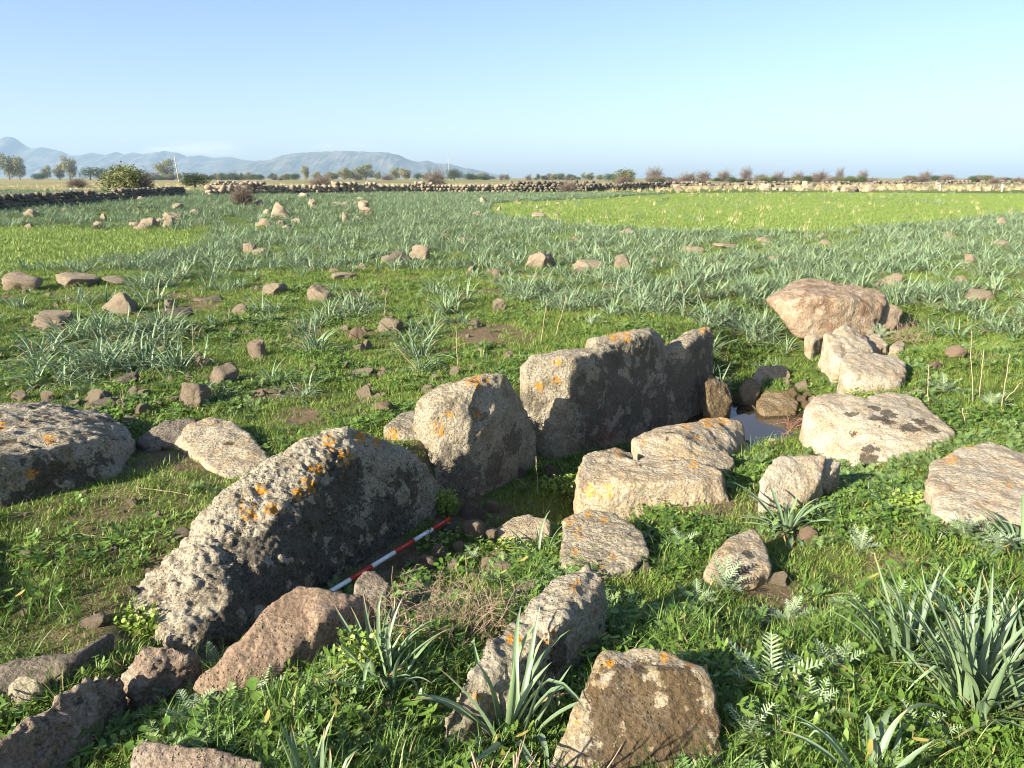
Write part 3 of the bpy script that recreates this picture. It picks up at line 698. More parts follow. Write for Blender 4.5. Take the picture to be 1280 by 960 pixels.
CLEAR = []
MIDS = [
 (150, 380, 46, 26, 'peaked striped rock casting a shadow, left of the flat grey rock in the short turf', 'stone2'),
 (58, 398, 66, 22, 'long low rock lying flat in the turf near the left edge', 'stone'),
 (395, 364, 38, 30, 'round dark-topped boulder in the turf, tallest of the middle stones', 'stone'),
 (343, 360, 38, 20, 'low pale rock just left of the round dark-topped boulder', 'stone2'),
 (220, 391, 38, 20, 'grey layered rock behind the big asphodel cluster', 'greyd'),
 (300, 387, 30, 12, 'thin wedge-shaped pale rock behind the asphodel cluster', 'stone2'),
 (262, 375, 30, 8, 'thin dark flat rock in the turf behind the grey layered rock', 'greyd'),
 (214, 380, 18, 12, 'small squared stone standing next to the grey layered rock', 'stone'),
 (322, 437, 26, 24, 'upright brown rounded stone at the right end of the asphodel cluster', 'stone'),
 (282, 469, 42, 28, 'rounded brown boulder with a dark shaded side, behind the beige stone', 'stone'),
 (238, 493, 42, 32, 'steep-sided tan boulder closest behind the shaded stone', 'stone'),
 (218, 497, 34, 8, 'thin flat tan stone leaning at the foot of the steep-sided tan boulder', 'stone'),
 (156, 474, 32, 18, 'dark banded stone right of the asphodel cluster foot', 'greyd'),
 (166, 489, 20, 11, 'small angular pale stone below the dark banded stone', 'stone2'),
 (123, 496, 34, 18, 'tilted oblong pale stone behind the mottled boulder', 'stone2'),
 (22, 494, 28, 18, 'small tan stone behind the left end of the mottled boulder', 'stone'),
 (128, 505, 40, 14, 'low grey stone touching the back of the mottled boulder', 'greyd'),
 (160, 524, 26, 14, 'flat pale stone in front of a dry stalk by the mottled boulder', 'stone2'),
 (252, 454, 22, 14, 'small round brown stone behind the rounded brown boulder', 'stone'),
 (490, 404, 38, 28, 'pointed tan rock beside a lone asphodel in the middle turf', 'stone'),
 (446, 417, 18, 18, 'small upright reddish stone left of the pointed tan rock', 'red'),
 (458, 431, 18, 14, 'small pale stone below the pointed tan rock', 'stone2'),
 (622, 382, 22, 16, 'small pale round rock alone in the turf above the notched slab', 'stone2'),
 (452, 465, 46, 12, 'flat pale rock flush with the turf in the middle', 'stone2'),
 (478, 511, 30, 18, 'reddish angular stone in the turf behind the knobbly slab', 'red'),
 (675, 326, 48, 22, 'jagged brown rock at the near edge of the dense asphodel meadow', 'stone'),
 (500, 322, 34, 20, 'dark round boulder, middle one of the trio at the meadow edge', 'greyd'),
 (528, 318, 32, 22, 'pale tan round boulder, right one of the trio at the meadow edge', 'stone2'),
 (482, 324, 18, 12, 'small tan rock, left one of the trio at the meadow edge', 'stone'),
 (452, 333, 16, 8, 'small flat pale rock left of the boulder trio', 'stone2'),
 (740, 330, 46, 18, 'broad pale hummocky rock right of the jagged brown rock', 'stone2'),
 (780, 328, 26, 20, 'round tan rock touching the broad pale hummocky rock', 'stone2'),
 (670, 346, 24, 8, 'low flat tan stone in front of the jagged brown rock', 'stone'),
 (590, 337, 18, 10, 'small double-humped stone left of the jagged brown rock', 'stone2'),
 (424, 346, 44, 8, 'long thin flat stone above the round dark-topped boulder', 'stone2'),
 (20, 354, 50, 24, 'large rounded rock half hidden by asphodels at the far left', 'stone'),
 (90, 352, 62, 14, 'long low tan rock right of the half-hidden rounded rock', 'stone'),
 (140, 352, 40, 8, 'thin flat rock continuing the long low tan rock', 'stone'),
 (310, 311, 20, 14, 'square brown rock standing in the asphodels behind the lush grass', 'stone'),
 (326, 314, 26, 12, 'flat tan rock right of the square brown rock', 'stone2'),
 (432, 272, 12, 14, 'pale upright round rock far off in the asphodel meadow', 'stone2'),
 (455, 257, 16, 12, 'far tan block in the meadow before the long dry wall', 'stone'),
 (390, 252, 10, 12, 'small bright upright stone in front of the long dry wall', 'stone2'),
 (580, 301, 30, 8, 'flat tan rock among asphodels behind the boulder trio', 'stone2'),
 (612, 301, 26, 6, 'thin flat rock right of the flat tan rock in the asphodels', 'stone2'),
 (554, 294, 16, 8, 'small orange-tan rock among asphodels, behind the flat tan rock', 'stone2'),
 (785, 289, 26, 10, 'pale rock at the near edge of the lush green field', 'stone2'),
 (720, 299, 16, 10, 'small tan rock in the meadow left of the pale field-edge rock', 'stone2'),
 (870, 312, 34, 14, 'low tan rock in the meadow above the longest slab', 'stone2'),
 (955, 300, 22, 12, 'small rock in the meadow above the reddish slab', 'stone2'),
 (910, 309, 46, 6, 'long flush stone in the meadow right of the low tan rock', 'stone2'),
 (1035, 304, 20, 8, 'small pale rock in the meadow right of the reddish slab', 'stone2'),
 (1118, 351, 48, 16, 'broad tan rock buried in asphodels behind the reddish slab', 'stone2'),
 (1234, 369, 40, 18, 'broad tan rock in the asphodels near the right edge', 'stone2'),
 (1205, 350, 20, 10, 'small pale rock between two broad rocks in the right asphodels', 'stone2'),
 (1190, 298, 28, 8, 'flat pale rock in the far right meadow', 'stone2'),
 (1257, 305, 26, 10, 'pale rock at the far right meadow edge', 'stone2'),
 (1254, 277, 14, 10, 'small tan rock right of the lush field near the right edge', 'stone2'),
 (1195, 442, 28, 14, 'small flat orange-brown stone in the bright grass on the right', 'red'),
 (1168, 461, 22, 12, 'smaller tan stone left of the flat orange-brown stone', 'red'),
 (1092, 437, 20, 12, 'grey stone beside the tilted pale stone', 'stone'),
 (1125, 431, 18, 16, 'grey squat stone under the dry shrub on the right', 'greyd'),
 (228, 669, 34, 20, 'dark flat stone lying in the short grass left of the knobbly slab', 'greyd'),
 (165, 626, 16, 12, 'small tan stone in the grass below the mottled boulder', 'stone'),
 (185, 716, 12, 11, 'small egg-shaped stone in bare soil left of the knobbly slab', 'stone'),
 (32, 694, 18, 12, 'flat brown stone in the grass at the left edge', 'stone'),
 (30, 767, 20, 8, 'thin tan stone in the grass above the half buried grey slab', 'stone2'),
 (165, 742, 20, 14, 'dark-edged stone at the low end of the knobbly slab', 'greyd'),
 (110, 780, 40, 16, 'low angular stone beside the yellow-green creeper', 'stone'),
 (440, 836, 22, 26, 'small upright reddish stone beside the foreground asphodel', 'red'),
 (975, 722, 34, 16, 'small tan stone at the foot of the pale pointed stone', 'beige_'),
 (1010, 668, 26, 16, 'small pinkish stone under the asphodel rosette', 'red'),
 (1086, 747, 16, 10, 'small reddish stone in the leafy weeds on the right', 'red'),
 (802, 711, 24, 16, 'small dark stone in the shadow right of the flat pitted slab', 'greyd'),
 (660, 742, 40, 30, 'brown stone tucked under the narrow leaning slab', 'stone'),
 (650, 590, 18, 14, 'small stone under the longest slab end', 'greyd'),
 (690, 588, 22, 20, 'grey stone wedged at the foot of the longest slab', 'greyd'),
]
for (u, v, w, h, lab, mt) in MIDS:
    px_stone(u, v, w, h, lab, 'stones scattered in the meadow', 'stone2' if mt == 'beige_' else mt, name='field_stone')

# rubble on the corridor floor and round the puddle
for (u, v, w, h, mt) in [(590, 638, 42, 26, 'greyd'), (612, 632, 22, 18, 'wet'), (595, 664, 34, 30, 'wet'), (614, 669, 26, 20, 'wet'), (573, 682, 22, 16, 'stone2'), (545, 690, 22, 22, 'stone'), (556, 694, 16, 12, 'stone2'), (535, 704, 26, 16, 'stone'),
                         (622, 694, 36, 14, 'wet'), (607, 706, 24, 20, 'stone2'), (632, 712, 26, 20, 'stone'), (590, 720, 18, 12, 'stone2'), (566, 706, 18, 12, 'stone'), (520, 712, 16, 12, 'wet'), (505, 703, 20, 16, 'greyd'), (548, 722, 16, 10, 'stone'), (575, 728, 14, 9, 'stone2'), (640, 690, 14, 10, 'stone2'), (560, 660, 20, 14, 'greyd'), (540, 672, 18, 14, 'greyd'), (500, 735, 14, 9, 'stone'), (530, 742, 16, 10, 'stone')]:
    px_stone(u, v, w, h, 'small rubble stone on the corridor floor between rod and flat pitted slab', 'rubble on the corridor floor', 'stone' if mt == 'wet' else mt, z=-.3, name='rubble_stone')
for (u, v, w, h, mt) in [(1005, 476, 20, 14, 'stone2'), (1020, 475, 16, 14, 'stone'), (994, 487, 16, 14, 'wet'), (1012, 488, 18, 12, 'wet'), (1003, 498, 16, 10, 'wet'), (1030, 486, 14, 10, 'stone'), (1018, 498, 12, 9, 'stone'), (985, 480, 12, 10, 'stone'),
                         (922, 508, 14, 10, 'wet'), (940, 519, 16, 10, 'wet'), (972, 520, 16, 8, 'wet'), (984, 529, 10, 7, 'wet'), (957, 513, 10, 6, 'stone2'), (1008, 508, 12, 8, 'wet'), (933, 560, 12, 8, 'stone'), (896, 524, 10, 8, 'wet')]:
    px_stone(u, v, w, h, 'muddy little cobble at the far rim of the puddle', 'cobbles at the puddle rim', mt, z=-.5, name='cobble')

# small stones in the turf
def turf_stones(n, ulo, uhi, vlo, vhi, wlo, whi, lab, grp, mats, seed):
    r = np.random.default_rng(seed); k = 0; tries = 0
    while k < n and tries < n * 20:
        tries += 1
        u, v = r.uniform(ulo, uhi), r.uniform(vlo, vhi)
        x, y, _ = g(u, v)
        if fbm2(np.array([x]), np.array([y]), .5, 61, 2)[0] < -.05 or occ_at(np.array([x]), np.array([y]))[0] > .01: continue
        w = r.uniform(wlo, whi) * r.uniform(.6, 1.2)
        put_stone(x, y, w, w * r.uniform(.35, .7), lab, grp, mats[r.integers(len(mats))], 'small_stone'); k += 1
turf_stones(72, 300, 650, 350, 500, .06, .15, 'small weathered stone scattered in the turf behind the left row of slabs', 'small stones behind the slab row', ['stone', 'stone2', 'stone2'], 1)
turf_stones(54, 0, 300, 360, 520, .06, .15, 'small weathered stone scattered in the turf round the left asphodel cluster', 'small stones round the asphodel cluster', ['stone', 'stone2'], 2)
turf_stones(20, 10, 270, 600, 800, .02, .05, 'pebble in the thin grass left of the knobbly slab', 'pebbles left of the knobbly slab', ['stone', 'stone2', 'greyd'], 3)
turf_stones(40, 400, 1280, 275, 345, .16, .34, 'low tan stone glimpsed between asphodels in the middle meadow', 'stones in the middle meadow', ['stone', 'stone2', 'stone2'], 4)
turf_stones(50, 30, 480, 248, 288, .35, .9, 'low flat tan stone in the far meadow before the dry stone walls', 'flat stones in the far left meadow', ['stone', 'stone2', 'stone2'], 5)
turf_stones(20, 480, 700, 246, 275, .3, .7, 'low tan stone in the far meadow left of the lush field', 'stones left of the lush field', ['stone', 'stone2'], 6)
turf_stones(60, 820, 1300, 231, 240, .5, 1.7, 'tan boulder in the far stony strip beyond the lush green field', 'boulders of the far stony strip', ['stone', 'stone', 'greyd'], 8)
# ------------------------------------------------------------------ plant meshes
def leaf_strip(mb, attrs, base, az, e0, L, w, droop, rng, seg=7, keel=.35, twist=0.0, tipdry=0.0, kink=None):
    """one strap leaf: arcs outwards from base, V-shaped across, pointed tip"""
    t = np.linspace(0, 1, seg + 1)
    el = e0 - droop * t ** 1.6
    if kink is not None: el = el - kink[1] * sstep(kink[0] - .08, kink[0] + .08, t)
    side = twist * t ** 2
    a = az + side
    dl = L / seg
    dirs = np.stack([np.cos(a) * np.cos(el), np.sin(a) * np.cos(el), np.sin(el)], 1)
    pts = base + np.vstack([[0, 0, 0], np.cumsum(dirs[:-1] * dl, 0)])
    sd = np.stack([-np.sin(a), np.cos(a), np.zeros_like(a)], 1)
    up = np.cross(dirs, sd)
    ww = w * np.clip(.75 + .5 * t, 0, 1) * (1 - t ** 3.2) + .0006
    Lp = pts + sd * ww[:, None] * .5 - up * (0) ; Rp = pts - sd * ww[:, None] * .5
    Mp = pts - np.abs(up) * 0 + (up * (ww * keel)[:, None]) * np.where(up[:, 2:3] > 0, -1, 1)
    V = np.stack([Lp, Mp, Rp], 1).reshape(-1, 3)
    i = np.arange(seg)[:, None] * 3
    Q = np.concatenate([np.stack([i + 0, i + 1, i + 4, i + 3], -1), np.stack([i + 1, i + 2, i + 5, i + 4], -1)]).reshape(-1, 4)
    mb.add(V, Q)
    tip = np.repeat(sstep(1 - tipdry - .12, 1 - tipdry + .02, t) if tipdry > 0 else np.zeros(seg + 1), 3)
    attrs[0].append(tip); attrs[1].append(np.full(len(V), rng.random()))

def finish(mb, name, mat, attrs):
    me = mb.mesh(name, mat)
    add_attr(me, 'tip', np.concatenate(attrs[0])); add_attr(me, 'lr', np.concatenate(attrs[1]))
    return me

M_ASPH = leaf_mat('asphodel_leaf', (.118, .175, .088), (.155, .210, .115), (.178, .232, .13), .18, .42, (.30, .19, .09), .4)
M_ASPHF = leaf_mat('asphodel_leaf_near', (.108, .155, .082), (.128, .175, .10), (.15, .215, .10), .2, .40, (.34, .20, .10), .45)

def asphodel_mesh(seed, n=34, L=.42, w=.020, seg=7, mat=None, fans=3, spread=.09, droop=(.6, 1.9), e0=(.6, 1.45), kinks=.08):
    r = np.random.default_rng(seed); mb = MB(); at = ([], [])
    heads = [(r.normal(0, spread * .5), r.normal(0, spread * .5), r.uniform(0, 6.28)) for _ in range(fans)]
    for k in range(n):
        hx, hy, ha = heads[k % fans]
        az = ha + k * 2.399 + r.normal(0, .3); q = r.random()
        el = e0[1] - (e0[1] - e0[0]) * q + r.normal(0, .10)
        b = np.array([hx + .012 * math.cos(az), hy + .012 * math.sin(az), -.02])
        l = L * r.uniform(.7, 1.15) * (1 - .18 * (q > .8))
        leaf_strip(mb, at, b, az, min(el, 1.5), l, w * r.uniform(.75, 1.15), r.uniform(*droop) * (.85 + .35 * q), r, seg, .33, r.normal(0, .45),
                   tipdry=.05 if r.random() < .25 else 0, kink=(r.uniform(.45, .8), r.uniform(.8, 1.8)) if r.random() < kinks else None)
    for k in range(n // 6):                        # withered leaves round the foot
        az = r.uniform(0, 6.28); m0 = len(at[0])
        leaf_strip(mb, at, np.array([r.normal(0, spread * .5), r.normal(0, spread * .5), .005]), az, r.uniform(.1, .8), L * r.uniform(.4, .8), w * .6, r.uniform(.6, 1.6), r, max(4, seg - 2), .3, r.normal(0, .8))
        at[0][m0] = at[0][m0] * 0 + .9
    return finish(mb, 'asphodel', mat or M_ASPH, at)

ASPH_MID = [asphodel_mesh(200 + k, n=46, L=.36, w=.017, seg=7, fans=3 + k % 4, spread=.20, e0=(.25, 1.3), droop=(.7, 1.9)) for k in range(10)]
ASPH_FAR = [asphodel_mesh(300 + k, n=40, L=.33, w=.020, seg=5, fans=5, spread=.34, e0=(.2, 1.25), droop=(.7, 1.9)) for k in range(6)]

def blade_tuft(seed, n, rad, hlo, hhi, w, mat, seg=3, e0=(.7, 1.45), droop=(.3, 1.5), dry=.04, name='grass'):
    r = np.random.default_rng(seed); mb = MB(); at = ([], [])
    for k in range(n):
        a = r.uniform(0, 6.283); rr = rad * math.sqrt(r.random())
        b = np.array([rr * math.cos(a), rr * math.sin(a), -.006])
        az = r.uniform(0, 6.283); L = r.uniform(hlo, hhi); el = r.uniform(*e0); dr = r.uniform(*droop); ww = w * r.uniform(.7, 1.3)
        t = np.linspace(0, 1, seg + 1); e = el - dr * t ** 1.5
        d = np.stack([math.cos(az) * np.cos(e), math.sin(az) * np.cos(e), np.sin(e)], 1)
        pts = b + np.vstack([[0, 0, 0], np.cumsum(d[:-1] * L / seg, 0)])
        ro = r.uniform(-.7, .7)
        sd = np.array([-math.sin(az + ro), math.cos(az + ro), 0])
        wv = ww * (1 - t ** 2) + .0003
        V = np.stack([pts + sd * wv[:, None] / 2, pts - sd * wv[:, None] / 2], 1).reshape(-1, 3)
        i = np.arange(seg)[:, None] * 2
        mb.add(V, np.stack([i, i + 1, i + 3, i + 2], -1).reshape(-1, 4))
        at[0].append(np.full(len(V), 1.0 if r.random() < dry else 0.0)); at[1].append(np.full(len(V), r.random()))
    return finish(mb, name, mat, at)

def weed_tuft(seed, n, rad, hlo, hhi, slo, shi, mat, shape='round'):
    """broad little leaves on short stems"""
    r = np.random.default_rng(seed); mb = MB(); at = ([], [])
    for k in range(n):
        a = r.uniform(0, 6.283); rr = rad * math.sqrt(r.random())
        c = np.array([rr * math.cos(a), rr * math.sin(a), r.uniform(hlo, hhi)])
        s = r.uniform(slo, shi); az = a + r.normal(0, .8); pitch = r.uniform(-.5, .7)
        m_ = 8; th = np.arange(m_) * 2 * math.pi / m_
        if shape == 'round': ex, ey = np.cos(th) * s, np.sin(th) * s * .85
        else: ex, ey = np.cos(th) * s * 1.35, np.sin(th) * s * .42
        bowl = .25 * s * ((ex / s) ** 2 + (ey / s) ** 2) * (.3 + .7 * r.random())
        P = np.stack([ex, ey, bowl], 1)
        P = np.vstack([P, [[0, 0, -.05 * s]]])
        cp, sp = math.cos(pitch), math.sin(pitch)
        P = np.stack([P[:, 0] * cp - P[:, 2] * sp, P[:, 1], P[:, 0] * sp + P[:, 2] * cp], 1)
        ca, sa = math.cos(az), math.sin(az)
        P = np.stack([P[:, 0] * ca - P[:, 1] * sa, P[:, 0] * sa + P[:, 1] * ca, P[:, 2]], 1) + c
        mb.add(P, None, [(i, (i + 1) % m_, m_) for i in range(m_)])
        # stem
        b = np.array([c[0] * .6, c[1] * .6, -.005]); sd = np.array([.0012, .0012, 0])
        mb.add([b - sd, b + sd, c + sd, c - sd], [(0, 1, 2, 3)])
        nn = m_ + 1 + 4
        at[0].append(np.full(nn, 1.0 if r.random() < .03 else 0.0)); at[1].append(np.full(nn, r.random()))
    return finish(mb, 'weed', mat, at)

def fern_tuft(seed, n, L, mat):
    """feathery little leaves (chamomile, stork's bill)"""
    r = np.random.default_rng(seed); mb = MB(); at = ([], [])
    for k in range(n):
        pinnate(mb, at, np.array([r.normal(0, .02), r.normal(0, .02), 0]), r.uniform(0, 6.283), r.uniform(.35, 1.0), L * r.uniform(.6, 1.1), r, 8, .30, .10, r.uniform(.3, 1.0))
    return finish(mb, 'weed', mat, at)

def pinnate(mb, at, base, az, e0, L, r, pairs, lobe, lw, droop, rib=.006):
    t = np.linspace(0, 1, pairs + 2); e = e0 - droop * t ** 1.4
    d = np.stack([math.cos(az) * np.cos(e), math.sin(az) * np.cos(e), np.sin(e)], 1)
    pts = base + np.vstack([[0, 0, 0], np.cumsum(d[:-1] * L / (pairs + 1), 0)])
    sd = np.array([-math.sin(az), math.cos(az), 0]); lr = r.random()
    wv = rib * (1 - .8 * t)
    V = np.stack([pts + sd * wv[:, None] / 2, pts - sd * wv[:, None] / 2], 1).reshape(-1, 3)
    i = np.arange(pairs + 1)[:, None] * 2
    mb.add(V, np.stack([i, i + 1, i + 3, i + 2], -1).reshape(-1, 4)); at[0].append(np.full(len(V), .75)); at[1].append(np.full(len(V), lr))
    for q in range(1, pairs + 1):
        ll = L * lobe * math.sin(math.pi * (.12 + .85 * q / (pairs + 1))) ** .7 * r.uniform(.8, 1.15)
        up = np.cross(d[q], sd)
        for s in (-1, 1):
            dv = sd * s * .85 + d[q] * .45 + up * (-1 if up[2] < 0 else 1) * r.uniform(-.1, .6); dv /= np.linalg.norm(dv)
            o = d[q] * L * lw * .5
            tipp = pts[q] + dv * ll
            mid = pts[q] + dv * ll * .5
            V = np.array([pts[q] - o, mid - o * .8, tipp, mid + o * .8 + d[q] * ll * .03, pts[q] + o])
            mb.add(V, [(0, 1, 3, 4)], [(1, 2, 3)]); at[0].append(np.array([.2, 0, .9, 0, .2])); at[1].append(np.full(5, lr))

M_TURF = leaf_mat('turf_blade', (.085, .142, .022), (.125, .188, .034), (.160, .205, .045), .25, .5, (.26, .20, .09), .25)
M_LONG = leaf_mat('long_grass_blade', (.062, .122, .018), (.092, .155, .026), (.125, .185, .038), .28, .45, (.28, .22, .10), .3)
M_WEED = leaf_mat('weed_leaf', (.060, .118, .018), (.092, .155, .026), (.125, .185, .036), .25, .42, (.25, .21, .06), .35)
M_FERN = leaf_mat('feathery_leaf', (.06, .11, .03), (.085, .14, .04), (.11, .16, .05), .2, .5, (.13, .17, .07), .25)
M_DRY = leaf_mat('dry_grass_blade', (.34, .27, .14), (.42, .35, .20), (.45, .38, .22), .25, .7, (.3, .2, .1), .15)
M_LUSH = leaf_mat('lush_grass_blade', (.128, .185, .042), (.152, .208, .052), (.175, .222, .062), .3, .5, (.35, .30, .13), .2)
M_THIST = leaf_mat('thistle_leaf', (.11, .165, .07), (.15, .20, .10), (.17, .22, .12), .15, .5, (.34, .39, .27), .3)
M_CREEP = leaf_mat('creeper_leaf', (.13, .20, .03), (.17, .235, .042), (.20, .26, .06), .3, .45, (.28, .29, .09), .3)

TURF = [blade_tuft(10 + k, 46, .085, .025, .065, .0040, M_TURF) for k in range(5)]
LONG = [blade_tuft(30 + k, 34, .06, .07, .16, .0042, M_LONG, seg=4, droop=(.4, 2.0)) for k in range(4)]
WEED = [weed_tuft(50 + k, 16, .07, .012, .05, .008, .018, M_WEED, 'round' if k == 1 else 'oval') for k in range(4)]
BROAD = [weed_tuft(60 + k, 14, .10, .02, .09, .009, .019, M_WEED, 'round' if k == 0 else 'oval') for k in range(3)]
FERN = [fern_tuft(70 + k, 10, .075, M_FERN) for k in range(3)]
DRYG = [blade_tuft(80 + k, 26, .10, .10, .28, .0040, M_DRY, seg=3, e0=(.9, 1.5), droop=(.1, 1.0), dry=0) for k in range(3)]
DRYS = [blade_tuft(85 + k, 12, .07, .03, .09, .0028, M_DRY, seg=2, e0=(.1, .9), droop=(.1, .8), dry=0) for k in range(3)]
FARG = [blade_tuft(90 + k, 60, .40, .05, .12, .016, M_LUSH, seg=2, e0=(.7, 1.45), droop=(.2, 1.0), dry=.015) for k in range(3)]
FARD = [blade_tuft(95 + k, 14, .10, .12, .34, .012, M_DRY, seg=2, e0=(1.1, 1.55), droop=(.0, .7), dry=0) for k in range(3)]

# ------------------------------------------------------------------ scattering (one stuff object, geometry nodes)
def scatter(name, label, cat, protos, X, Y, scale, tilt=.15, zoff=0.0, seed=0, lift=None):
    r = np.random.default_rng(seed); n = len(X)
    Z = terrain(X, Y) + zoff
    if lift is not None: Z = Z + lift
    me = bpy.data.meshes.new(name); me.vertices.add(n); me.vertices.foreach_set('co', np.stack([X, Y, Z], 1).astype(np.float32).ravel())
    rot = np.stack([r.normal(0, tilt, n), r.normal(0, tilt, n), r.uniform(0, 6.283, n)], 1).astype(np.float32)
    a = me.attributes.new('rot', 'FLOAT_VECTOR', 'POINT'); a.data.foreach_set('vector', rot.ravel())
    add_attr(me, 'scl', scale)
    a = me.attributes.new('pick', 'INT', 'POINT'); a.data.foreach_set('value', r.integers(0, len(protos), n).astype(np.int32))
    o = link(bpy.data.objects.new(name, me)); tag(o, label, cat, kind='stuff')
    ng = bpy.data.node_groups.new(name, 'GeometryNodeTree')
    ng.interface.new_socket('Geometry', in_out='INPUT', socket_type='NodeSocketGeometry'); ng.interface.new_socket('Geometry', in_out='OUTPUT', socket_type='NodeSocketGeometry')
    N = ng.nodes.new; L = ng.links.new
    gi = N('NodeGroupInput'); go = N('NodeGroupOutput'); jn = N('GeometryNodeJoinGeometry'); ip = N('GeometryNodeInstanceOnPoints')
    for q in protos:
        po = bpy.data.objects.new(q.name + '_source', q)
        oi = N('GeometryNodeObjectInfo'); oi.inputs['Object'].default_value = po; oi.inputs['As Instance'].default_value = False
        g2 = N('GeometryNodeGeometryToInstance'); L(oi.outputs['Geometry'], g2.inputs[0]); L(g2.outputs[0], jn.inputs[0])
    def at(nm, typ):
        nd = N('GeometryNodeInputNamedAttribute'); nd.data_type = typ; nd.inputs['Name'].default_value = nm; return nd.outputs['Attribute']
    L(gi.outputs[0], ip.inputs['Points']); L(jn.outputs[0], ip.inputs['Instance']); ip.inputs['Pick Instance'].default_value = True
    L(at('pick', 'INT'), ip.inputs['Instance Index']); L(at('rot', 'FLOAT_VECTOR'), ip.inputs['Rotation']); L(at('scl', 'FLOAT'), ip.inputs['Scale'])
    L(ip.outputs[0], go.inputs[0])
    md = o.modifiers.new('scatter', 'NODES'); md.node_group = ng
    return o

def fan_points(n, y0, y1, seed, power=1.0, side=1.0, marg=.6):
    """points over the wedge in front of the camera; density ~ 1/Y**power"""
    r = np.random.default_rng(seed); q = 2 - power
    u = r.random(n)
    Y = (y0 ** q + u * (y1 ** q - y0 ** q)) ** (1 / q) if q > 1e-6 else y0 * (y1 / y0) ** u
    X = r.uniform(-1, 1, n) * (side * Y + marg)
    return X, Y

def keep(X, Y, m): return X[m], Y[m]
TH = np.array(TRENCH)
def trench_d(x, y):
    b = np.full(x.shape, 9.0)
    for a, c in zip(TH[:-1], TH[1:]):
        t = np.clip(((x - a[0]) * (c[0] - a[0]) + (y - a[1]) * (c[1] - a[1])) / ((c[0] - a[0]) ** 2 + (c[1] - a[1]) ** 2), 0, 1)
        b = np.minimum(b, np.hypot(x - a[0] - t * (c[0] - a[0]), y - a[1] - t * (c[1] - a[1])))
    return b

# short turf, near to middle distance
def turf_dens(X, Y):
    s = soil_at(X, Y); mud = mud_at(X, Y); td = trench_d(X, Y)
    l, d = zones(X, Y)
    dn = (1 - .82 * s) * (1 - mud) * np.where(td < .28, .6, 1) * (1 - l) * (.75 + .6 * fbm2(X, Y, 1.7, 71, 3))
    return np.where(occ_at(X, Y) > .035, 0, dn)
X, Y = fan_points(94000, 1.05, 26, 1, power=1.05)
m_ = RNG.random(len(X)) < turf_dens(X, Y); X, Y = keep(X, Y, m_)
scatter('turf_grass', 'short green turf grass over the whole meadow', 'grass', TURF, X, Y, (RNG.uniform(.5, .95, len(X)) * (1 + .07 * np.maximum(Y - 4, 0))), seed=1)
# leafy little weeds in the turf
X, Y = fan_points(28000, 1.05, 14, 2, power=1.2)
dn = turf_dens(X, Y) * sstep(-.1, .3, fbm2(X, Y, 1.3, 73, 3)) * np.where((X < -.55) & (Y < 4.6), .4, 1); m_ = RNG.random(len(X)) < dn; X, Y = keep(X, Y, m_)
scatter('leafy_weeds', 'low leafy weeds growing through the turf', 'weeds', WEED, X, Y, RNG.uniform(.7, 1.35, len(X)), seed=2)
X, Y = fan_points(15000, 1.05, 12, 3, power=1.2)
dn = turf_dens(X, Y) * sstep(-.05, .3, fbm2(X, Y, 1.1, 74, 3)); m_ = RNG.random(len(X)) < dn; X, Y = keep(X, Y, m_)
scatter('feathery_weeds', 'feathery chamomile-like weeds in the turf', 'weeds', FERN, X, Y, RNG.uniform(.7, 1.4, len(X)), seed=3)
# taller grass and broad leaves, bottom of the view and right foreground
def long_dens(X, Y):
    u, v = proj(X, Y, np.zeros_like(X))
    front = sstep(690, 790, v + 40 * fbm2(X, Y, 1.5, 75, 2)) * sstep(180, 330, u)
    pat = sstep(.12, .4, fbm2(X, Y, 1.2, 76, 3)) * .5
    td = trench_d(X, Y)
    return np.maximum(front, pat) * (1 - .8 * soil_at(X, Y)) * (1 - mud_at(X, Y)) * np.where(td < .25, .12, 1) * np.where(occ_at(X, Y) > .03, 0, 1)
X, Y = fan_points(9500, 1.05, 7, 4, power=1.0); m_ = RNG.random(len(X)) < long_dens(X, Y); X, Y = keep(X, Y, m_)
scatter('long_grass', 'longer arching grass blades in the foreground', 'grass', LONG, X, Y, RNG.uniform(.55, 1.1, len(X)), seed=4)
X, Y = fan_points(11000, 1.05, 8.5, 5, power=1.0)
dn = long_dens(X, Y) * sstep(-.15, .15, fbm2(X, Y, 1.6, 78, 3)); m_ = RNG.random(len(X)) < dn; X, Y = keep(X, Y, m_)
scatter('broad_leaf_weeds', 'broad round-leaved weeds in the foreground grass', 'weeds', BROAD, X, Y, RNG.uniform(.6, 1.2, len(X)), seed=5)
# straw in the turf
X, Y = fan_points(9000, 1.2, 20, 6, power=1.1)
dn = sstep(-.1, .35, fbm2(X, Y, .9, 79, 3)) * .6 * np.where(occ_at(X, Y) > .03, 0, 1) * (1 - mud_at(X, Y)); m_ = RNG.random(len(X)) < dn; X, Y = keep(X, Y, m_)
scatter('dry_straw', 'short dead straw lying in the turf', 'straw', DRYS, X, Y, RNG.uniform(.6, 1.2, len(X)), seed=6)
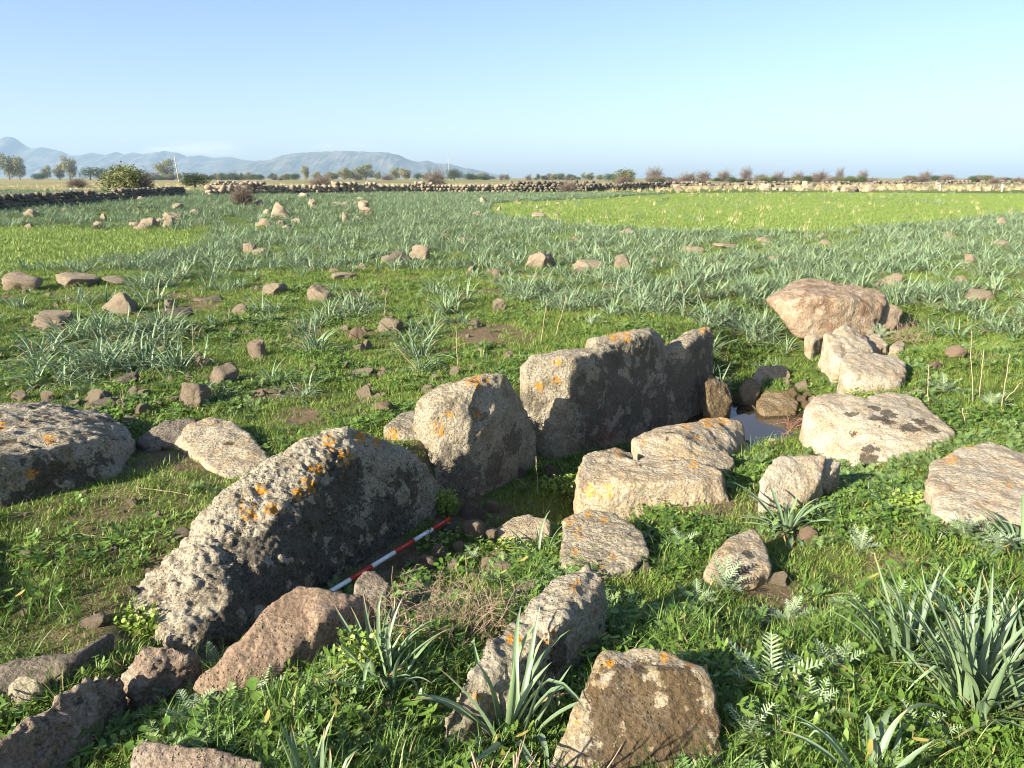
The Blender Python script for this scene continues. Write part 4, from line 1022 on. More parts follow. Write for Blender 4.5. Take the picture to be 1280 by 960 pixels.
# lush fields
X, Y = fan_points(64000, 11, 78, 7, power=.75, marg=4)
l, d = zones(X, Y); m_ = l > .5; X, Y = keep(X, Y, m_)
scatter('lush_grass', 'bright yellow-green grass of the smooth fields', 'grass', FARG, X, Y, RNG.uniform(.6, 1.1, len(X)), seed=7)
X, Y = fan_points(16000, 20, 80, 8, power=.6, marg=4)
l, d = zones(X, Y); dn = np.where(pip(X, Y, Z_LUSH_R), .14, .02) * sstep(-.3, .3, fbm2(X, Y, .25, 81, 3)); m_ = RNG.random(len(X)) < dn; X, Y = keep(X, Y, m_)
scatter('dry_grass', 'pale dead grass tufts standing in the lush field', 'grass', FARD, X, Y, RNG.uniform(.5, 1.3, len(X)), seed=8)
X, Y = fan_points(9000, 78, 190, 9, power=.8, marg=4)
m_ = RNG.random(len(X)) < .6 * sstep(-.2, .3, fbm2(X, Y, .05, 82, 3)); X, Y = keep(X, Y, m_)
scatter('dry_grass', 'tawny dry grass of the fields beyond the dry stone walls', 'grass', FARD, X, Y, RNG.uniform(1.2, 2.6, len(X)), seed=9)

# ------------------------------------------------------------------ asphodels
def asph_dens(X, Y):
    u, v = proj(X, Y, np.zeros_like(X))
    n = fbm2(X, Y, .28, 91, 3); n2 = fbm2(X, Y, .9, 92, 3)
    d = np.where((v > 243) & (v < 345), 3.2 * (.8 + 1.0 * n), 0)
    d = np.where((v >= 340) & (v < 378) & (u > 330), 2.8 * sstep(-.25, .2, n2 + .002 * (u - 560)), d)
    d = np.where((v >= 340) & (v < 378) & (u <= 330), 1.0 * sstep(-.1, .25, n2), d)
    d = np.where((v >= 372) & (v < 470) & (u > 280) & (u < 660), .8 * sstep(-.05, .3, n2), d)
    d = np.where((v >= 372) & (v < 500) & (u <= 280), .25, d)
    d = np.where((v < 292) & (u < 470), 1.6 * sstep(-.3, .2, n2), d)
    d = np.where((u > 470) & (v < 350) & (v > 243), d * 1.9, np.where((v < 350) & (v > 243), d * 1.65, d))
    d = np.where(pip(X, Y, Z_LEFTROW), 3.0 * sstep(-.1, .25, n2), d)
    d = np.where(pip(X, Y, Z_BACK), 4.2, d); d = np.where(pip(X, Y, Z_RIGHT), 3.6, d)
    d = np.where(pip(X, Y, Z_CLUST), 4.2 * sstep(-.35, .1, n2), d); d = np.where(pip(X, Y, Z_CLUST2), 2.5, d)
    l, _ = zones(X, Y); d = np.where(l > .5, .03, d)
    d = np.where(occ_at(X, Y) > .02, 0, d)
    for (cx, cy, cw) in CLEAR:                    # open ground in front of the stones one sees
        rr = math.hypot(cx, cy); ex, ey = cx / rr, cy / rr
        al = (X - cx) * ex + (Y - cy) * ey; la = np.abs((Y - cy) * ex - (X - cx) * ey)
        d = np.where((la < cw * .55 + .14) & (al < cw * .5 + .05) & (al > -(.14 + .05 * cy)), 0, d)
    return np.clip(d * 1.7, 0, 11) * np.where(Y > 30, .8, 1)
DMAX = 11.0; r_ = np.random.default_rng(5)
Yh = 92.0; n_ = int(DMAX * (1.1 * Yh ** 2)); 
Yc = Yh * np.sqrt(r_.random(n_)); Xc = r_.uniform(-1.1, 1.1, n_) * Yc
m_ = (Yc > 4.2) & (r_.random(n_) < asph_dens(Xc, Yc) / DMAX); Xc, Yc = keep(Xc, Yc, m_)
# thin to a minimum spacing close by
order = np.argsort(Yc); Xc, Yc = Xc[order], Yc[order]
u, v = proj(Xc, Yc, np.zeros_like(Xc)); inframe = (u > -25) & (u < 1305)
near_idx = np.where(inframe)[0][:272]
is_near = np.zeros(len(Xc), bool); is_near[near_idx] = True
def asph_zone(x, y):
    X, Y = np.array([x]), np.array([y]); u, v = proj(x, y, 0.0)
    if pip(X, Y, Z_CLUST)[0]: return ('grey-green asphodel clump crowded in the cluster behind the mottled boulder', 'asphodels of the left cluster')
    if pip(X, Y, Z_CLUST2)[0]: return ('grey-green asphodel clump at the left edge beside the mottled boulder', 'asphodels at the left edge')
    if pip(X, Y, Z_BACK)[0]: return ('asphodel clump in the thick stand behind the longest upright slab', 'asphodels behind the longest slab')
    if pip(X, Y, Z_RIGHT)[0]: return ('asphodel clump in the stand right of the reddish slab', 'asphodels right of the reddish slab')
    if v < 378 and u > 640: return ('asphodel clump at the near edge of the right-hand meadow', 'asphodels of the right meadow edge')
    if u <= 330: return ('lone asphodel clump in the left turf among scattered rocks', 'asphodels in the left turf')
    return ('asphodel clump standing apart in the middle turf behind the slab row', 'asphodels in the middle turf')
for k in near_idx:
    x, y = float(Xc[k]), float(Yc[k]); lab, grp = asph_zone(x, y)
    o = bpy.data.objects.new('asphodel', ASPH_MID[r_.integers(len(ASPH_MID))]); link(o)
    o.location = (x, y, tz(x, y)); s = r_.uniform(.65, 1.2); o.scale = (s, s, s * r_.uniform(.9, 1.1)); o.rotation_euler = (r_.normal(0, .06), r_.normal(0, .06), r_.uniform(0, 6.28))
    tag(o, lab, 'plant', grp)
Xf, Yf = keep(Xc, Yc, ~is_near)
scatter('asphodel_field', 'dense grey-green asphodels covering the meadow', 'plants', ASPH_FAR, Xf, Yf, r_.uniform(.65, 1.2, len(Xf)) * (1 + .006 * np.maximum(Yf - 12, 0)), tilt=.08, seed=12)
print('asphodels', len(Xc), 'turf instances done')

def hero(u, v, label, seed, n=40, L=.5, w=.024, z=0.0, rot=0.0, **k):
    x, y, _ = g(u, v, z)
    for _ in range(3): x, y, _ = g(u, v, tz(x, y))
    o = link(bpy.data.objects.new('asphodel', asphodel_mesh(seed, n=n, L=L, w=w, seg=9, mat=M_ASPHF, **k)))
    o.location = (x, y, tz(x, y)); o.rotation_euler[2] = rot
    tag(o, label, 'plant', 'asphodels in the foreground'); return o
hero(1212, 888, 'largest foreground asphodel, a dense fan of upright leaves at the right edge', 900, n=92, L=.45, w=.019, fans=4, spread=.10, droop=(.2, .9), e0=(.75, 1.5))
hero(1128, 832, 'medium asphodel just left of the largest one in the right foreground', 901, n=40, L=.36, w=.017, fans=2, spread=.05, droop=(.3, 1.3), e0=(.5, 1.4))
hero(1270, 855, 'asphodel cut by the right edge behind the largest one', 902, n=56, L=.44, w=.019, fans=3, spread=.12, droop=(.2, 1.0))
hero(984, 664, 'asphodel rosette with arching leaves in front of the square-topped stone', 903, n=26, L=.34, w=.024, fans=1, spread=.02, droop=(.6, 1.9), e0=(.25, 1.4))
hero(638, 925, 'tall asphodel with folded leaves against the narrow leaning slab', 904, n=26, L=.42, w=.026, fans=2, spread=.04, droop=(.1, 1.2), e0=(.8, 1.5), kinks=.35)
hero(488, 862, 'upright asphodel tuft in the long grass below the dead bramble', 905, n=28, L=.30, w=.017, fans=3, spread=.08, droop=(.2, 1.2), e0=(.7, 1.5))
hero(676, 690, 'small asphodel growing between rubble and the flat pitted slab', 906, n=13, L=.26, w=.015, fans=2, spread=.03, droop=(.5, 1.9), e0=(.5, 1.4))
hero(1085, 985, 'asphodel at the bottom edge right of the squat boulder', 907, n=24, L=.30, w=.022, fans=2, spread=.05, droop=(.5, 1.5), e0=(.5, 1.3))
hero(375, 1000, 'asphodel blades rising from the bottom edge left of centre', 908, n=16, L=.24, w=.018, fans=3, spread=.10, droop=(.1, .8), e0=(.9, 1.5))
hero(1282, 690, 'asphodel at the right edge below the broad boulder', 909, n=18, L=.34, w=.022, fans=1, spread=.03, droop=(.6, 1.6), e0=(.4, 1.3))
hero(700, 905, 'thin asphodel right of the tall one, beside the squat boulder', 910, n=10, L=.24, w=.014, fans=1, spread=.03, droop=(.2, .9), e0=(.9, 1.5))
hero(790, 1010, 'asphodel tips at the bottom edge in front of the squat boulder', 911, n=12, L=.16, w=.016, fans=2, spread=.08, droop=(.3, 1.2), e0=(.6, 1.4))
for q, (u, v, lab) in enumerate([(380, 495, 'lone small asphodel in the turf above the bare soil patch'), (340, 478, 'slim asphodel tuft right of the rounded brown boulder'), (262, 495, 'small dark asphodel leaning on the steep-sided tan boulder'), (520, 420, 'lone bushy asphodel right of the pointed tan rock'), (1038, 408, 'asphodel growing at the foot of the reddish slab'), (300, 455, 'asphodel standing at the right end of the left cluster')][:4]):
    x, y, _ = g(u, v); o = link(bpy.data.objects.new('asphodel', ASPH_MID[q])); o.location = (x, y, tz(x, y)); o.scale = (.62, .62, .62) if q != 3 else (.95, .95, .95); tag(o, lab, 'plant', 'single asphodels in the turf')
# ------------------------------------------------------------------ thistles, creepers, twigs, stalks
def ground_pt(u, v, z=0.0):
    x, y, _ = g(u, v, z)
    for _ in range(4): x, y, _ = g(u, v, tz(x, y))
    return x, y, tz(x, y)

def thistle_mesh(seed, n=9, L=.16):
    r = np.random.default_rng(seed); mb = MB(); at = ([], [])
    for k in range(n):
        pinnate(mb, at, np.array([0, 0, .005]), k * 2.399 + r.normal(0, .3), r.uniform(.35, 1.35), L * r.uniform(.7, 1.2), r, 13, .22, .042, r.uniform(.2, .9), rib=.006)
    return finish(mb, 'thistle', M_THIST, at)
THM = [thistle_mesh(400 + k, 13 + k, .105) for k in range(4)]
for k, (u, v, s, lab) in enumerate([
    (962, 872, 1.25, 'silvery spiny thistle rosette in the grass right of the squat boulder'),
    (1015, 900, .8, 'smaller silvery thistle lower right of the big thistle rosette'),
    (830, 628, 1.0, 'pale spiny thistle in front of the flat block with orange lichen'),
    (800, 610, .7, 'small thistle against the near face of the flat block'),
    (850, 690, .8, 'thistle in the shade between the flat pitted slab and the pointed stone'),
    (905, 742, 1.0, 'grey-green thistle below the pointed stone'),
    (272, 842, .95, 'silvery thistle in front of the low end of the tapered boulder'),
    (232, 880, .85, 'thistle between the knobbly purple boulder and the tapered boulder'),
    (240, 905, .7, 'lowest thistle on the left, above the dark squared block'),
    (1075, 690, .8, 'flat thistle in the bright grass below the broad boulder'),
    (1205, 672, 1.1, 'thistle at the near foot of the broad boulder'),
    (1250, 690, .9, 'thistle by the right edge near the broad boulder'),
    (1180, 492, 1.2, 'pale thistle among the dry stalks on the right'),
    (1100, 425, 1.3, 'flat pale thistle in the grass under the right asphodels'),
    (1240, 510, 1.1, 'thistle right of the dry stalks near the right edge'),
    (560, 550, .6, 'small thistle in the gap between the knobbly slab and the notched slab'),
    (905, 455, 1.2, 'thistle in the shadow of the far end of the longest slab'),
    (945, 425, 1.3, 'leafy thistle on the green bank behind the puddle'),
    (740, 408, 1.2, 'grey thistle just behind the longest slab'),
    (300, 555, .7, 'small thistle beside the beige flat-topped stone'),
    (590, 700, .5, 'little thistle among the corridor rubble'), (1040, 850, .9, 'thistle in the weeds right of the big thistle rosette'), (985, 780, .8, 'thistle in the dark grass above the big thistle rosette'), (1055, 770, .7, 'thistle left of the medium asphodel, by the small reddish stone'), (870, 760, .8, 'thistle left of the one below the pointed stone'), (935, 925, .8, 'thistle between the squat boulder and the bottom edge'), (320, 880, .8, 'thistle below the tapered boulder'), (420, 870, .7, 'thistle by the small upright reddish stone'), (1150, 930, .8, 'thistle below the largest foreground asphodel'), (1120, 760, .7, 'thistle half hidden left of the medium asphodel')]):
    x, y, z = ground_pt(u, v); o = link(bpy.data.objects.new('thistle', THM[k % 4])); o.location = (x, y, z); s *= 1.35; o.scale = (s, s, s); o.rotation_euler[2] = k * 1.7
    tag(o, lab, 'thistle', 'thistles')

def creeper_mesh(seed, n, rx, ry, h):
    r = np.random.default_rng(seed); mb = MB(); at = ([], [])
    for k in range(n):
        a = r.uniform(0, 6.28); q = math.sqrt(r.random()); top = np.array([rx * q * math.cos(a), ry * q * math.sin(a), h * r.uniform(.4, 1)])
        b = np.array([top[0] * .7, top[1] * .7, 0])
        for j in range(7):
            c = b + (top - b) * (j + 1) / 7 + r.normal(0, .008, 3); s = r.uniform(.006, .011); nrm = r.normal(size=3); nrm[2] = abs(nrm[2]) + .6; nrm /= np.linalg.norm(nrm)
            t1 = np.cross(nrm, [1, .2, 0]); t1 /= np.linalg.norm(t1); t2 = np.cross(nrm, t1); th = np.arange(6) * math.pi / 3
            mb.add(np.vstack([c + s * (np.cos(th)[:, None] * t1 + np.sin(th)[:, None] * t2), [c - nrm * s * .2]]), None, [(i, (i + 1) % 6, 6) for i in range(6)])
            at[0].append(np.full(7, 1.0 if r.random() < .1 else 0.0)); at[1].append(np.full(7, r.random()))
        sd = np.array([.001, .001, 0]); mb.add([b - sd, b + sd, top + sd, top - sd], [(0, 1, 2, 3)]); at[0].append(np.zeros(4)); at[1].append(np.zeros(4))
    return finish(mb, 'creeper', M_CREEP, at)
for k, (u, v, rx, ry, h, n, lab) in enumerate([
    (178, 790, .11, .07, .10, 80, 'yellow-green small-leaved creeper at the low end of the knobbly slab'),
    (455, 850, .08, .05, .19, 60, 'yellow-green creeper climbing the right end of the tapered boulder'),
    (1140, 640, .14, .12, .09, 110, 'yellow-green creeper spreading at the left foot of the broad boulder'),
    (700, 675, .10, .08, .07, 70, 'small-leaved green creeper beside the small asphodel in the corridor'),
    (700, 615, .14, .10, .10, 90, 'bright green creeper on the corridor floor at the foot of the longest slab'),
    (552, 575, .10, .08, .16, 70, 'green creeper in the crack between the knobbly slab and the notched slab'),
    (640, 690, .16, .10, .07, 90, 'leafy creeper over the rubble left of the flat pitted slab'),
    (1075, 505, .16, .10, .12, 70, 'green creeper between the squared block and the big smooth boulder')]):
    x, y, z = ground_pt(u, v, -.1); o = link(bpy.data.objects.new('creeper', creeper_mesh(500 + k, n, rx, ry, h))); o.location = (x, y, z); tag(o, lab, 'plant', 'creepers')

M_TWIG = plain_mat('dead_twig', (.24, .17, .11), (.34, .26, .18), 30)
M_TWIGR = plain_mat('reddish_twig', (.22, .10, .07), (.34, .19, .14), 30)
M_STALK = plain_mat('dry_stalk', (.33, .26, .15), (.42, .34, .21), 25)

def branchy(mb, start, d, L, rad, depth, r, wander=.5, up=0.0, kids=(2, 4)):
    n = 6; pts = [np.array(start, float)]; d = np.array(d, float)
    for k in range(n):
        d = d + r.normal(0, wander / n * 2, 3) + np.array([0, 0, up / n]); d /= np.linalg.norm(d); pts.append(pts[-1] + d * L / n)
    mb.tube(pts, np.linspace(rad, rad * .45, n + 1), 4)
    if depth:
        for _ in range(r.integers(*kids)):
            q = r.integers(1, n); dd = (pts[q + 1] - pts[q]); dd /= np.linalg.norm(dd); dd = dd + r.normal(0, .75, 3); dd /= np.linalg.norm(dd)
            branchy(mb, pts[q], dd, L * r.uniform(.4, .7), rad * .6, depth - 1, r, wander, up, kids)

r = np.random.default_rng(77); mb = MB()
bx, by, bz = ground_pt(562, 792, -.1)
for k in range(115):
    a = r.uniform(0, 6.28); q = math.sqrt(r.random()); s = np.array([.22 * q * math.cos(a), .17 * q * math.sin(a), r.uniform(0, .05)])
    aa = r.uniform(0, 6.28); e = r.uniform(.1, 1.2)
    branchy(mb, s, (math.cos(aa) * math.cos(e), math.sin(aa) * math.cos(e), math.sin(e)), r.uniform(.12, .26), .0019, 2, r, 1.0, -.2)
for (du, dv, L, a, e) in [(-.10, .05, .42, 3.2, .35), (.02, .04, .40, .1, .45), (.12, -.02, .34, -.3, .55)]:      # long arching canes
    branchy(mb, (du, dv, .04), (math.cos(a) * math.cos(e), math.sin(a) * math.cos(e), math.sin(e)), L, .0042, 2, r, .5, -.9, (3, 6))
o = mb.build('dead_bramble', M_TWIG); o.location = (bx, by, bz); tag(o, 'tangled dead bramble of thin brown twigs beside the tapered boulder', 'dead shrub')
for (c, rr, lab, mt, sz) in [(p(765, 548, 5.62), 78, 'reddish dead twigs against the dark face of the longest slab', M_TWIGR, .24), (p(985, 545, 5.85), 79, 'pinkish dead twigs lying over the puddle by the big smooth boulder', M_TWIGR, .20)]:
    r = np.random.default_rng(rr); mb = MB()
    for k in range(7): branchy(mb, (r.normal(0, .03), r.normal(0, .03), 0), (r.normal(0, .8), r.normal(0, .3) - .1, r.uniform(.3, 1)), sz * r.uniform(.7, 1.2), .0032, 2, r, .8, -.1)
    o = mb.build('dead_twigs', mt); o.location = (c[0], c[1], c[2]); tag(o, lab, 'twigs')
r = np.random.default_rng(81); mb = MB(); x, y, z = ground_pt(1130, 432)
for k in range(34):
    a = r.uniform(0, 6.28); e = r.uniform(.2, 1.3); branchy(mb, (r.normal(0, .12), r.normal(0, .1), 0), (math.cos(a) * math.cos(e), math.sin(a) * math.cos(e), math.sin(e)), r.uniform(.18, .34), .003, 1, r, .8, -.2)
o = mb.build('dead_shrub', M_TWIG); o.location = (x, y, z); tag(o, 'low dry brown shrub under the asphodels on the right bank', 'dead shrub')

for k, (u, v, uu, vv, lab) in enumerate([
    (1216, 505, 1214, 413, 'tallest dry stalk standing in the bright grass on the right'), (1224, 500, 1230, 436, 'dry stalk right beside the tallest dry stalk'),
    (1252, 515, 1262, 443, 'dry stalk nearest the right edge'), (1256, 500, 1276, 478, 'short leaning dry stalk near the right edge'),
    (1160, 508, 1160, 455, 'dry stalk behind the big boulder with black lichen patches'), (1207, 532, 1203, 510, 'short dry stub in the grass on the right'),
    (1242, 372, 1243, 350, 'thin dry stalk on the broad tan rock near the right edge'),
    (676, 430, 684, 372, 'thin leaning dry stalk behind the longest slab'), (694, 422, 708, 370, 'second thin dry stalk behind the longest slab, to the right'),
    (572, 462, 570, 408, 'thin upright dry stalk in the middle turf'), (527, 470, 492, 428, 'dry stalk lying aslant in the middle turf'),
    (243, 452, 240, 405, 'thin dry stalk in the left asphodel cluster'), (154, 522, 153, 488, 'dry stalk standing behind the mottled boulder'),
    (672, 618, 670, 570, 'dry twig standing on the corridor floor'), (668, 610, 640, 600, 'pale dead stem lying on the corridor floor'),
    (860, 395, 850, 350, 'dry stalk in the thick asphodel stand'), (178, 622, 170, 607, 'short dry stem left of the beige stone'),
    (480, 400, 484, 360, 'thin dry stalk behind the pointed tan rock'), (240, 620, 168, 613, 'long dead stem lying on the grass below the beige stone'),
    (138, 672, 82, 671, 'dead stem lying on bare soil at the left'), (204, 690, 168, 715, 'dark dead stem lying left of the knobbly slab')]):
    x, y, z = ground_pt(u, v)
    lying = abs(vv - v) < 30 and abs(uu - u) > 24
    e = np.array(ground_pt(uu, vv)) + [0, 0, .02] if lying else np.array(p(uu, vv, y + .02))
    s = np.array([x, y, z]); t = np.linspace(0, 1, 7)[:, None]; rr = np.random.default_rng(k)
    pts = (e - s) * t + rr.normal(0, .004, (7, 3)) * np.sin(math.pi * t)
    mb = MB(); mb.tube(pts, np.linspace(.0026, .0015, 7) * (1 if y < 5 else 1.5), 5)
    if not lying:
        for q in range(2): branchy(mb, pts[5 - q], (rr.normal(), rr.normal(), 1.2), .05, .0018, 0, rr)
    o = mb.build('dry_stalk', M_STALK); o.location = s; tag(o, lab, 'dry stalk', 'dry stalks')

# ------------------------------------------------------------------ striped rod
def paint_mat(name, c, c2): return plain_mat(name, c, c2, 60, .38, .4)
RW, RR = paint_mat('white_paint', (.74, .74, .72), (.80, .80, .78)), paint_mat('red_paint', (.46, .02, .018), (.58, .03, .022))
M_DIRTYMETAL = plain_mat('steel_tip', (.25, .24, .23), (.35, .34, .33), 40, .4, .5)
ax, ay, az = ground_pt(406, 744, -.2); A = np.array(p(404, 745, 2.98)); B = np.array(p(561, 649, 3.92))
root = empty('striped_rod', A); tag(root, 'red and white striped measuring rod lying in front of the knobbly slab', 'measuring rod')
marks = [(404, 745), (437, 726.5), (464, 709), (493, 691), (517, 676), (540, 662.5), (561, 649)]
def along(u):                                   # parameter along A-B that projects to column u
    lo, hi = 0., 1.
    for _ in range(40):
        mid = (lo + hi) / 2; q = A + (B - A) * mid
        if proj(*q)[0] < u: lo = mid
        else: hi = mid
    return (lo + hi) / 2
ts = [along(m[0]) for m in marks]
for k in range(6):
    mb = MB(); a, b = (B - A) * ts[k], (B - A) * ts[k + 1]
    mb.tube(np.array([a, a + (b - a) * .5, b]), .0115, 14); mb.build('white_band' if k % 2 == 0 else 'red_band', RW if k % 2 == 0 else RR, root)
mb = MB(); d = (B - A) / np.linalg.norm(B - A); mb.tube(np.array([(B - A) + d * .0005, (B - A) + d * .006, (B - A) + d * .011]), [.0118, .0118, .008], 14); mb.build('end_cap', RR, root)

# ------------------------------------------------------------------ dry stone walls
def dry_wall(pts, h, thick, label, seed, mat, sz=.30, gap=0.0):
    r = np.random.default_rng(seed); mb = MB(); pts = [np.array(q, float) for q in pts]; org = pts[0].copy()
    base = None
    bm = bmesh.new(); bmesh.ops.create_icosphere(bm, subdivisions=1, radius=1)
    BV = np.array([v.co[:] for v in bm.verts]); BT = np.array([[v.index for v in f.verts] for f in bm.faces]); bm.free()
    for a, b in zip(pts[:-1], pts[1:]):
        L = np.linalg.norm(b - a); d = (b - a) / L; nrm = np.array([-d[1], d[0]]); rows = max(2, int(h / (sz * .6)))
        for row in range(rows + 1):
            for face in (-1, 0, 1):
                x = 0
                while x < L:
                    s = sz * r.uniform(.6, 1.5); hh = h * (1 + .35 * math.sin(x * .31 + a[0]) * .5 + r.normal(0, .08))
                    zc = (row + .4) * sz * .58
                    if zc < hh and not (row >= rows - 1 and r.random() < .35) and r.random() > gap:
                        c = a + d * x + nrm * (face * thick * (.36 - .1 * row / rows) + r.normal(0, .03))
                        V = BV * np.array([s * .62, thick * .26, sz * .42 * r.uniform(.7, 1.3)]) * r.uniform(.8, 1.15, (len(BV), 1))
                        t = r.normal(0, .3); ct, st = math.cos(t), math.sin(t)
                        V = np.stack([V[:, 0] * ct - V[:, 2] * st, V[:, 1], V[:, 0] * st + V[:, 2] * ct], 1)
                        W = np.stack([V[:, 0] * d[0] + V[:, 1] * nrm[0], V[:, 0] * d[1] + V[:, 1] * nrm[1], V[:, 2]], 1)
                        W = W + [c[0] - org[0], c[1] - org[1], zc + tz(c[0], c[1])]
                        mb.add(W, None, BT)
                    x += s * 1.02
    o = mb.build('dry_stone_wall', MAT[mat], None, smooth=False); o.location = (org[0], org[1], 0); return tag(o, label, 'wall')
dry_wall([g(-260, 286)[:2], g(-60, 270)[:2], g(0, 264)[:2], g(110, 254.5)[:2], g(228, 246)[:2]], .74, .7, 'dark dry stone wall in shade, running away from the left edge', 1, 'greyd', .34)
dry_wall([g(262, 246.5)[:2], g(330, 245.5)[:2], g(420, 243.6)[:2], g(520, 242)[:2], g(640, 240.6)[:2]], .95, .8, 'long pale dry stone wall across the middle of the far meadow', 2, 'stone', .52, .15)
dry_wall([g(640, 240.4)[:2], g(730, 239.6)[:2], g(800, 238.2)[:2], g(835, 237.2)[:2]], .95, .8, 'dry stone wall behind the lush field, continuing rightwards with gaps', 3, 'greyd', .52, .2)
dry_wall([g(840, 232.6)[:2], g(960, 231.8)[:2], g(1100, 230.2)[:2], g(1330, 229.2)[:2]], .62, 2.2, 'tumbled low stone wall on the right horizon', 4, 'greyd', .75, .6)
dry_wall([g(268, 234.5)[:2], g(300, 233.5)[:2], g(330, 233)[:2]], .7, 1.2, 'short tumbled pale stone wall behind the two round bushes', 5, 'stone2', .6)

# ------------------------------------------------------------------ trees and bushes
def crown_leaves(r, blobs, n, leaf, flat=.35):
    """leaf-sized faces through the volume of several blobs"""
    mb = MB(); vol = np.array([b[3] * b[4] * b[5] for b in blobs]); cnt = np.maximum(20, (n * vol ** .67 / (vol ** .67).sum())).astype(int)
    for b, c in zip(blobs, cnt):
        d = r.normal(size=(c, 3)); d /= np.linalg.norm(d, axis=1)[:, None]; rad = r.random(c) ** .42
        P = d * rad[:, None]; P = P * (1 + .45 * fbm(P * 2.2 + b[0], 5, 3))[:, None]
        m_ = fbm(P * 3.1 + b[1] + 9, 6, 2) > -.22; P = P[m_]
        C = P * np.array(b[3:6]) + np.array(b[:3]); k = len(C)
        nn = r.normal(size=(k, 3)) + d[m_] * .9; nn /= np.linalg.norm(nn, axis=1)[:, None]
        t1 = np.cross(nn, r.normal(size=(k, 3))); t1 /= np.linalg.norm(t1, axis=1)[:, None]; t2 = np.cross(nn, t1)
        s = leaf * r.uniform(.6, 1.4, (k, 1))
        V = np.stack([C - t1 * s, C + t2 * s * .5, C + t1 * s, C - t2 * s * .5], 1).reshape(-1, 3)
        mb.add(V, np.arange(k * 4).reshape(-1, 4))
    return mb
def lm(n, a, b): return leaf_mat(n, a, b, None, .2, .6, None, .2)
ML_OLIVE = lm('olive_leaf', (.085, .10, .03), (.12, .13, .045)); ML_DARK = lm('dark_leaf', (.040, .062, .020), (.062, .085, .028))
ML_GUM = lm('gum_tree_leaf', (.14, .145, .055), (.19, .17, .07)); ML_BARE = plain_mat('bare_twig', (.12, .092, .068), (.19, .15, .115), 3)
M_BARK = plain_mat('bark', (.13, .10, .075), (.24, .20, .16), 4)

def tree_meshes(kind, seed):
    r = np.random.default_rng(seed); tr = MB()
    if kind == 'gum':
        blobs = [(r.normal(0, .13), r.normal(0, .13), z, w, w, h) for z, w, h in [(.26, .24, .18), (.42, .30, .2), (.58, .33, .22), (.74, .29, .2), (.88, .2, .14)]] + [(.24, .05, .5, .18, .18, .16), (-.25, 0, .6, .18, .18, .15), (.2, 0, .3, .18, .18, .16)]
        leaf, n, mat = .028, 3600, ML_GUM
        tr.tube([(0, 0, -.03), (.01, 0, .25), (.0, .01, .5), (.01, 0, .8)], [.035, .026, .018, .006], 6); limbs = 6
    elif kind == 'round':
        blobs = [(r.normal(0, .16), r.normal(0, .16), .42 + r.normal(0, .08), .34, .34, .30) for _ in range(5)] + [(0, 0, .62, .3, .3, .28), (.3, 0, .3, .25, .25, .25), (-.3, 0, .3, .25, .25, .25)]
        leaf, n, mat = .026, 5200, ML_OLIVE if seed % 2 else ML_DARK
        tr.tube([(0, 0, -.03), (.02, 0, .2), (0, .02, .5)], [.05, .035, .012], 6); limbs = 6
    elif kind == 'dome':
        blobs = [(r.normal(0, .3), r.normal(0, .2), .38 + r.normal(0, .06), .38, .34, .32) for _ in range(7)]
        leaf, n, mat = .03, 3800, ML_DARK
        tr.tube([(0, 0, -.03), (.03, 0, .2), (.05, .02, .5)], [.05, .04, .015], 6); limbs = 6
    else:                                                   # bare twiggy bush
        mb = MB()
        for k in range(90):
            a = r.uniform(0, 6.28); e = r.uniform(.25, 1.45)
            branchy(mb, (r.normal(0, .05), r.normal(0, .05), 0), (math.cos(a) * math.cos(e), math.sin(a) * math.cos(e), math.sin(e)), r.uniform(.45, .85), .013, 2, r, .55, .12, (3, 5))
        tr.tube([(0, 0, -.05), (0, 0, .06), (.02, 0, .16)], [.05, .045, .02], 6)
        return mb.mesh('crown', ML_BARE), tr.mesh('trunk', M_BARK)
    for k in range(limbs):
        a = k * 2.4; tr.tube([(0, 0, .15 + .05 * k), (.1 * math.cos(a), .1 * math.sin(a), .3 + .05 * k), (.22 * math.cos(a), .22 * math.sin(a), .46 + .04 * k)], [.018, .012, .004], 5)
    return crown_leaves(r, blobs, n, leaf).mesh('crown', mat, smooth=False), tr.mesh('trunk', M_BARK)
TM = {k: [tree_meshes(k, 600 + 10 * i + j) for j in range(3)] for i, k in enumerate(('gum', 'round', 'dome', 'bare'))}

def tree(u, vb, w, h, kind, label, Y=None, cat='bush', group=None, name=None, q=[0]):
    """u: column, vb: row of its foot, w/h: size in the photo"""
    x, y, z = g(u, vb)
    if Y: x, y = p(u, vb, Y)[:2]
    d = y; z = tz(x, y); H = h * d / FPX; W = w * d / FPX; q[0] += 1
    cm, tm = TM[kind][q[0] % 3]
    e = empty(name or {'gum': 'gum_tree', 'round': 'round_bush', 'dome': 'dome_shrub', 'bare': 'bare_bush'}[kind], (x, y, z)); tag(e, label, cat, group)
    for nm, me, in (('crown', cm), ('trunk', tm)):
        o = link(bpy.data.objects.new(nm, me), e)
    co = np.array([v.co[:] for v in cm.vertices]); f_ = 1.5 if kind == 'bare' else 1.22; W *= f_; H *= f_ * .96
    e.scale = (W / np.ptp(co[:, 0]), W / np.ptp(co[:, 1]), H / co[:, 2].max()); e.rotation_euler[2] = 0
    return e
tree(158, 247.5, 58, 36, 'round', 'large olive-green bush growing against the dark dry stone wall')
tree(182, 247.6, 26, 24, 'bare', 'thin twiggy bush right of the large olive bush at the dark wall')
tree(244, 235.5, 33, 17, 'round', 'round dark green bush by the tall white pole')
tree(12, 225.0, 24, 28, 'gum', 'tall pale gum tree at the far left edge', cat='tree'); tree(25, 225.0, 17, 24, 'gum', 'darker gum tree touching the tall pale gum tree at the left edge', cat='tree')
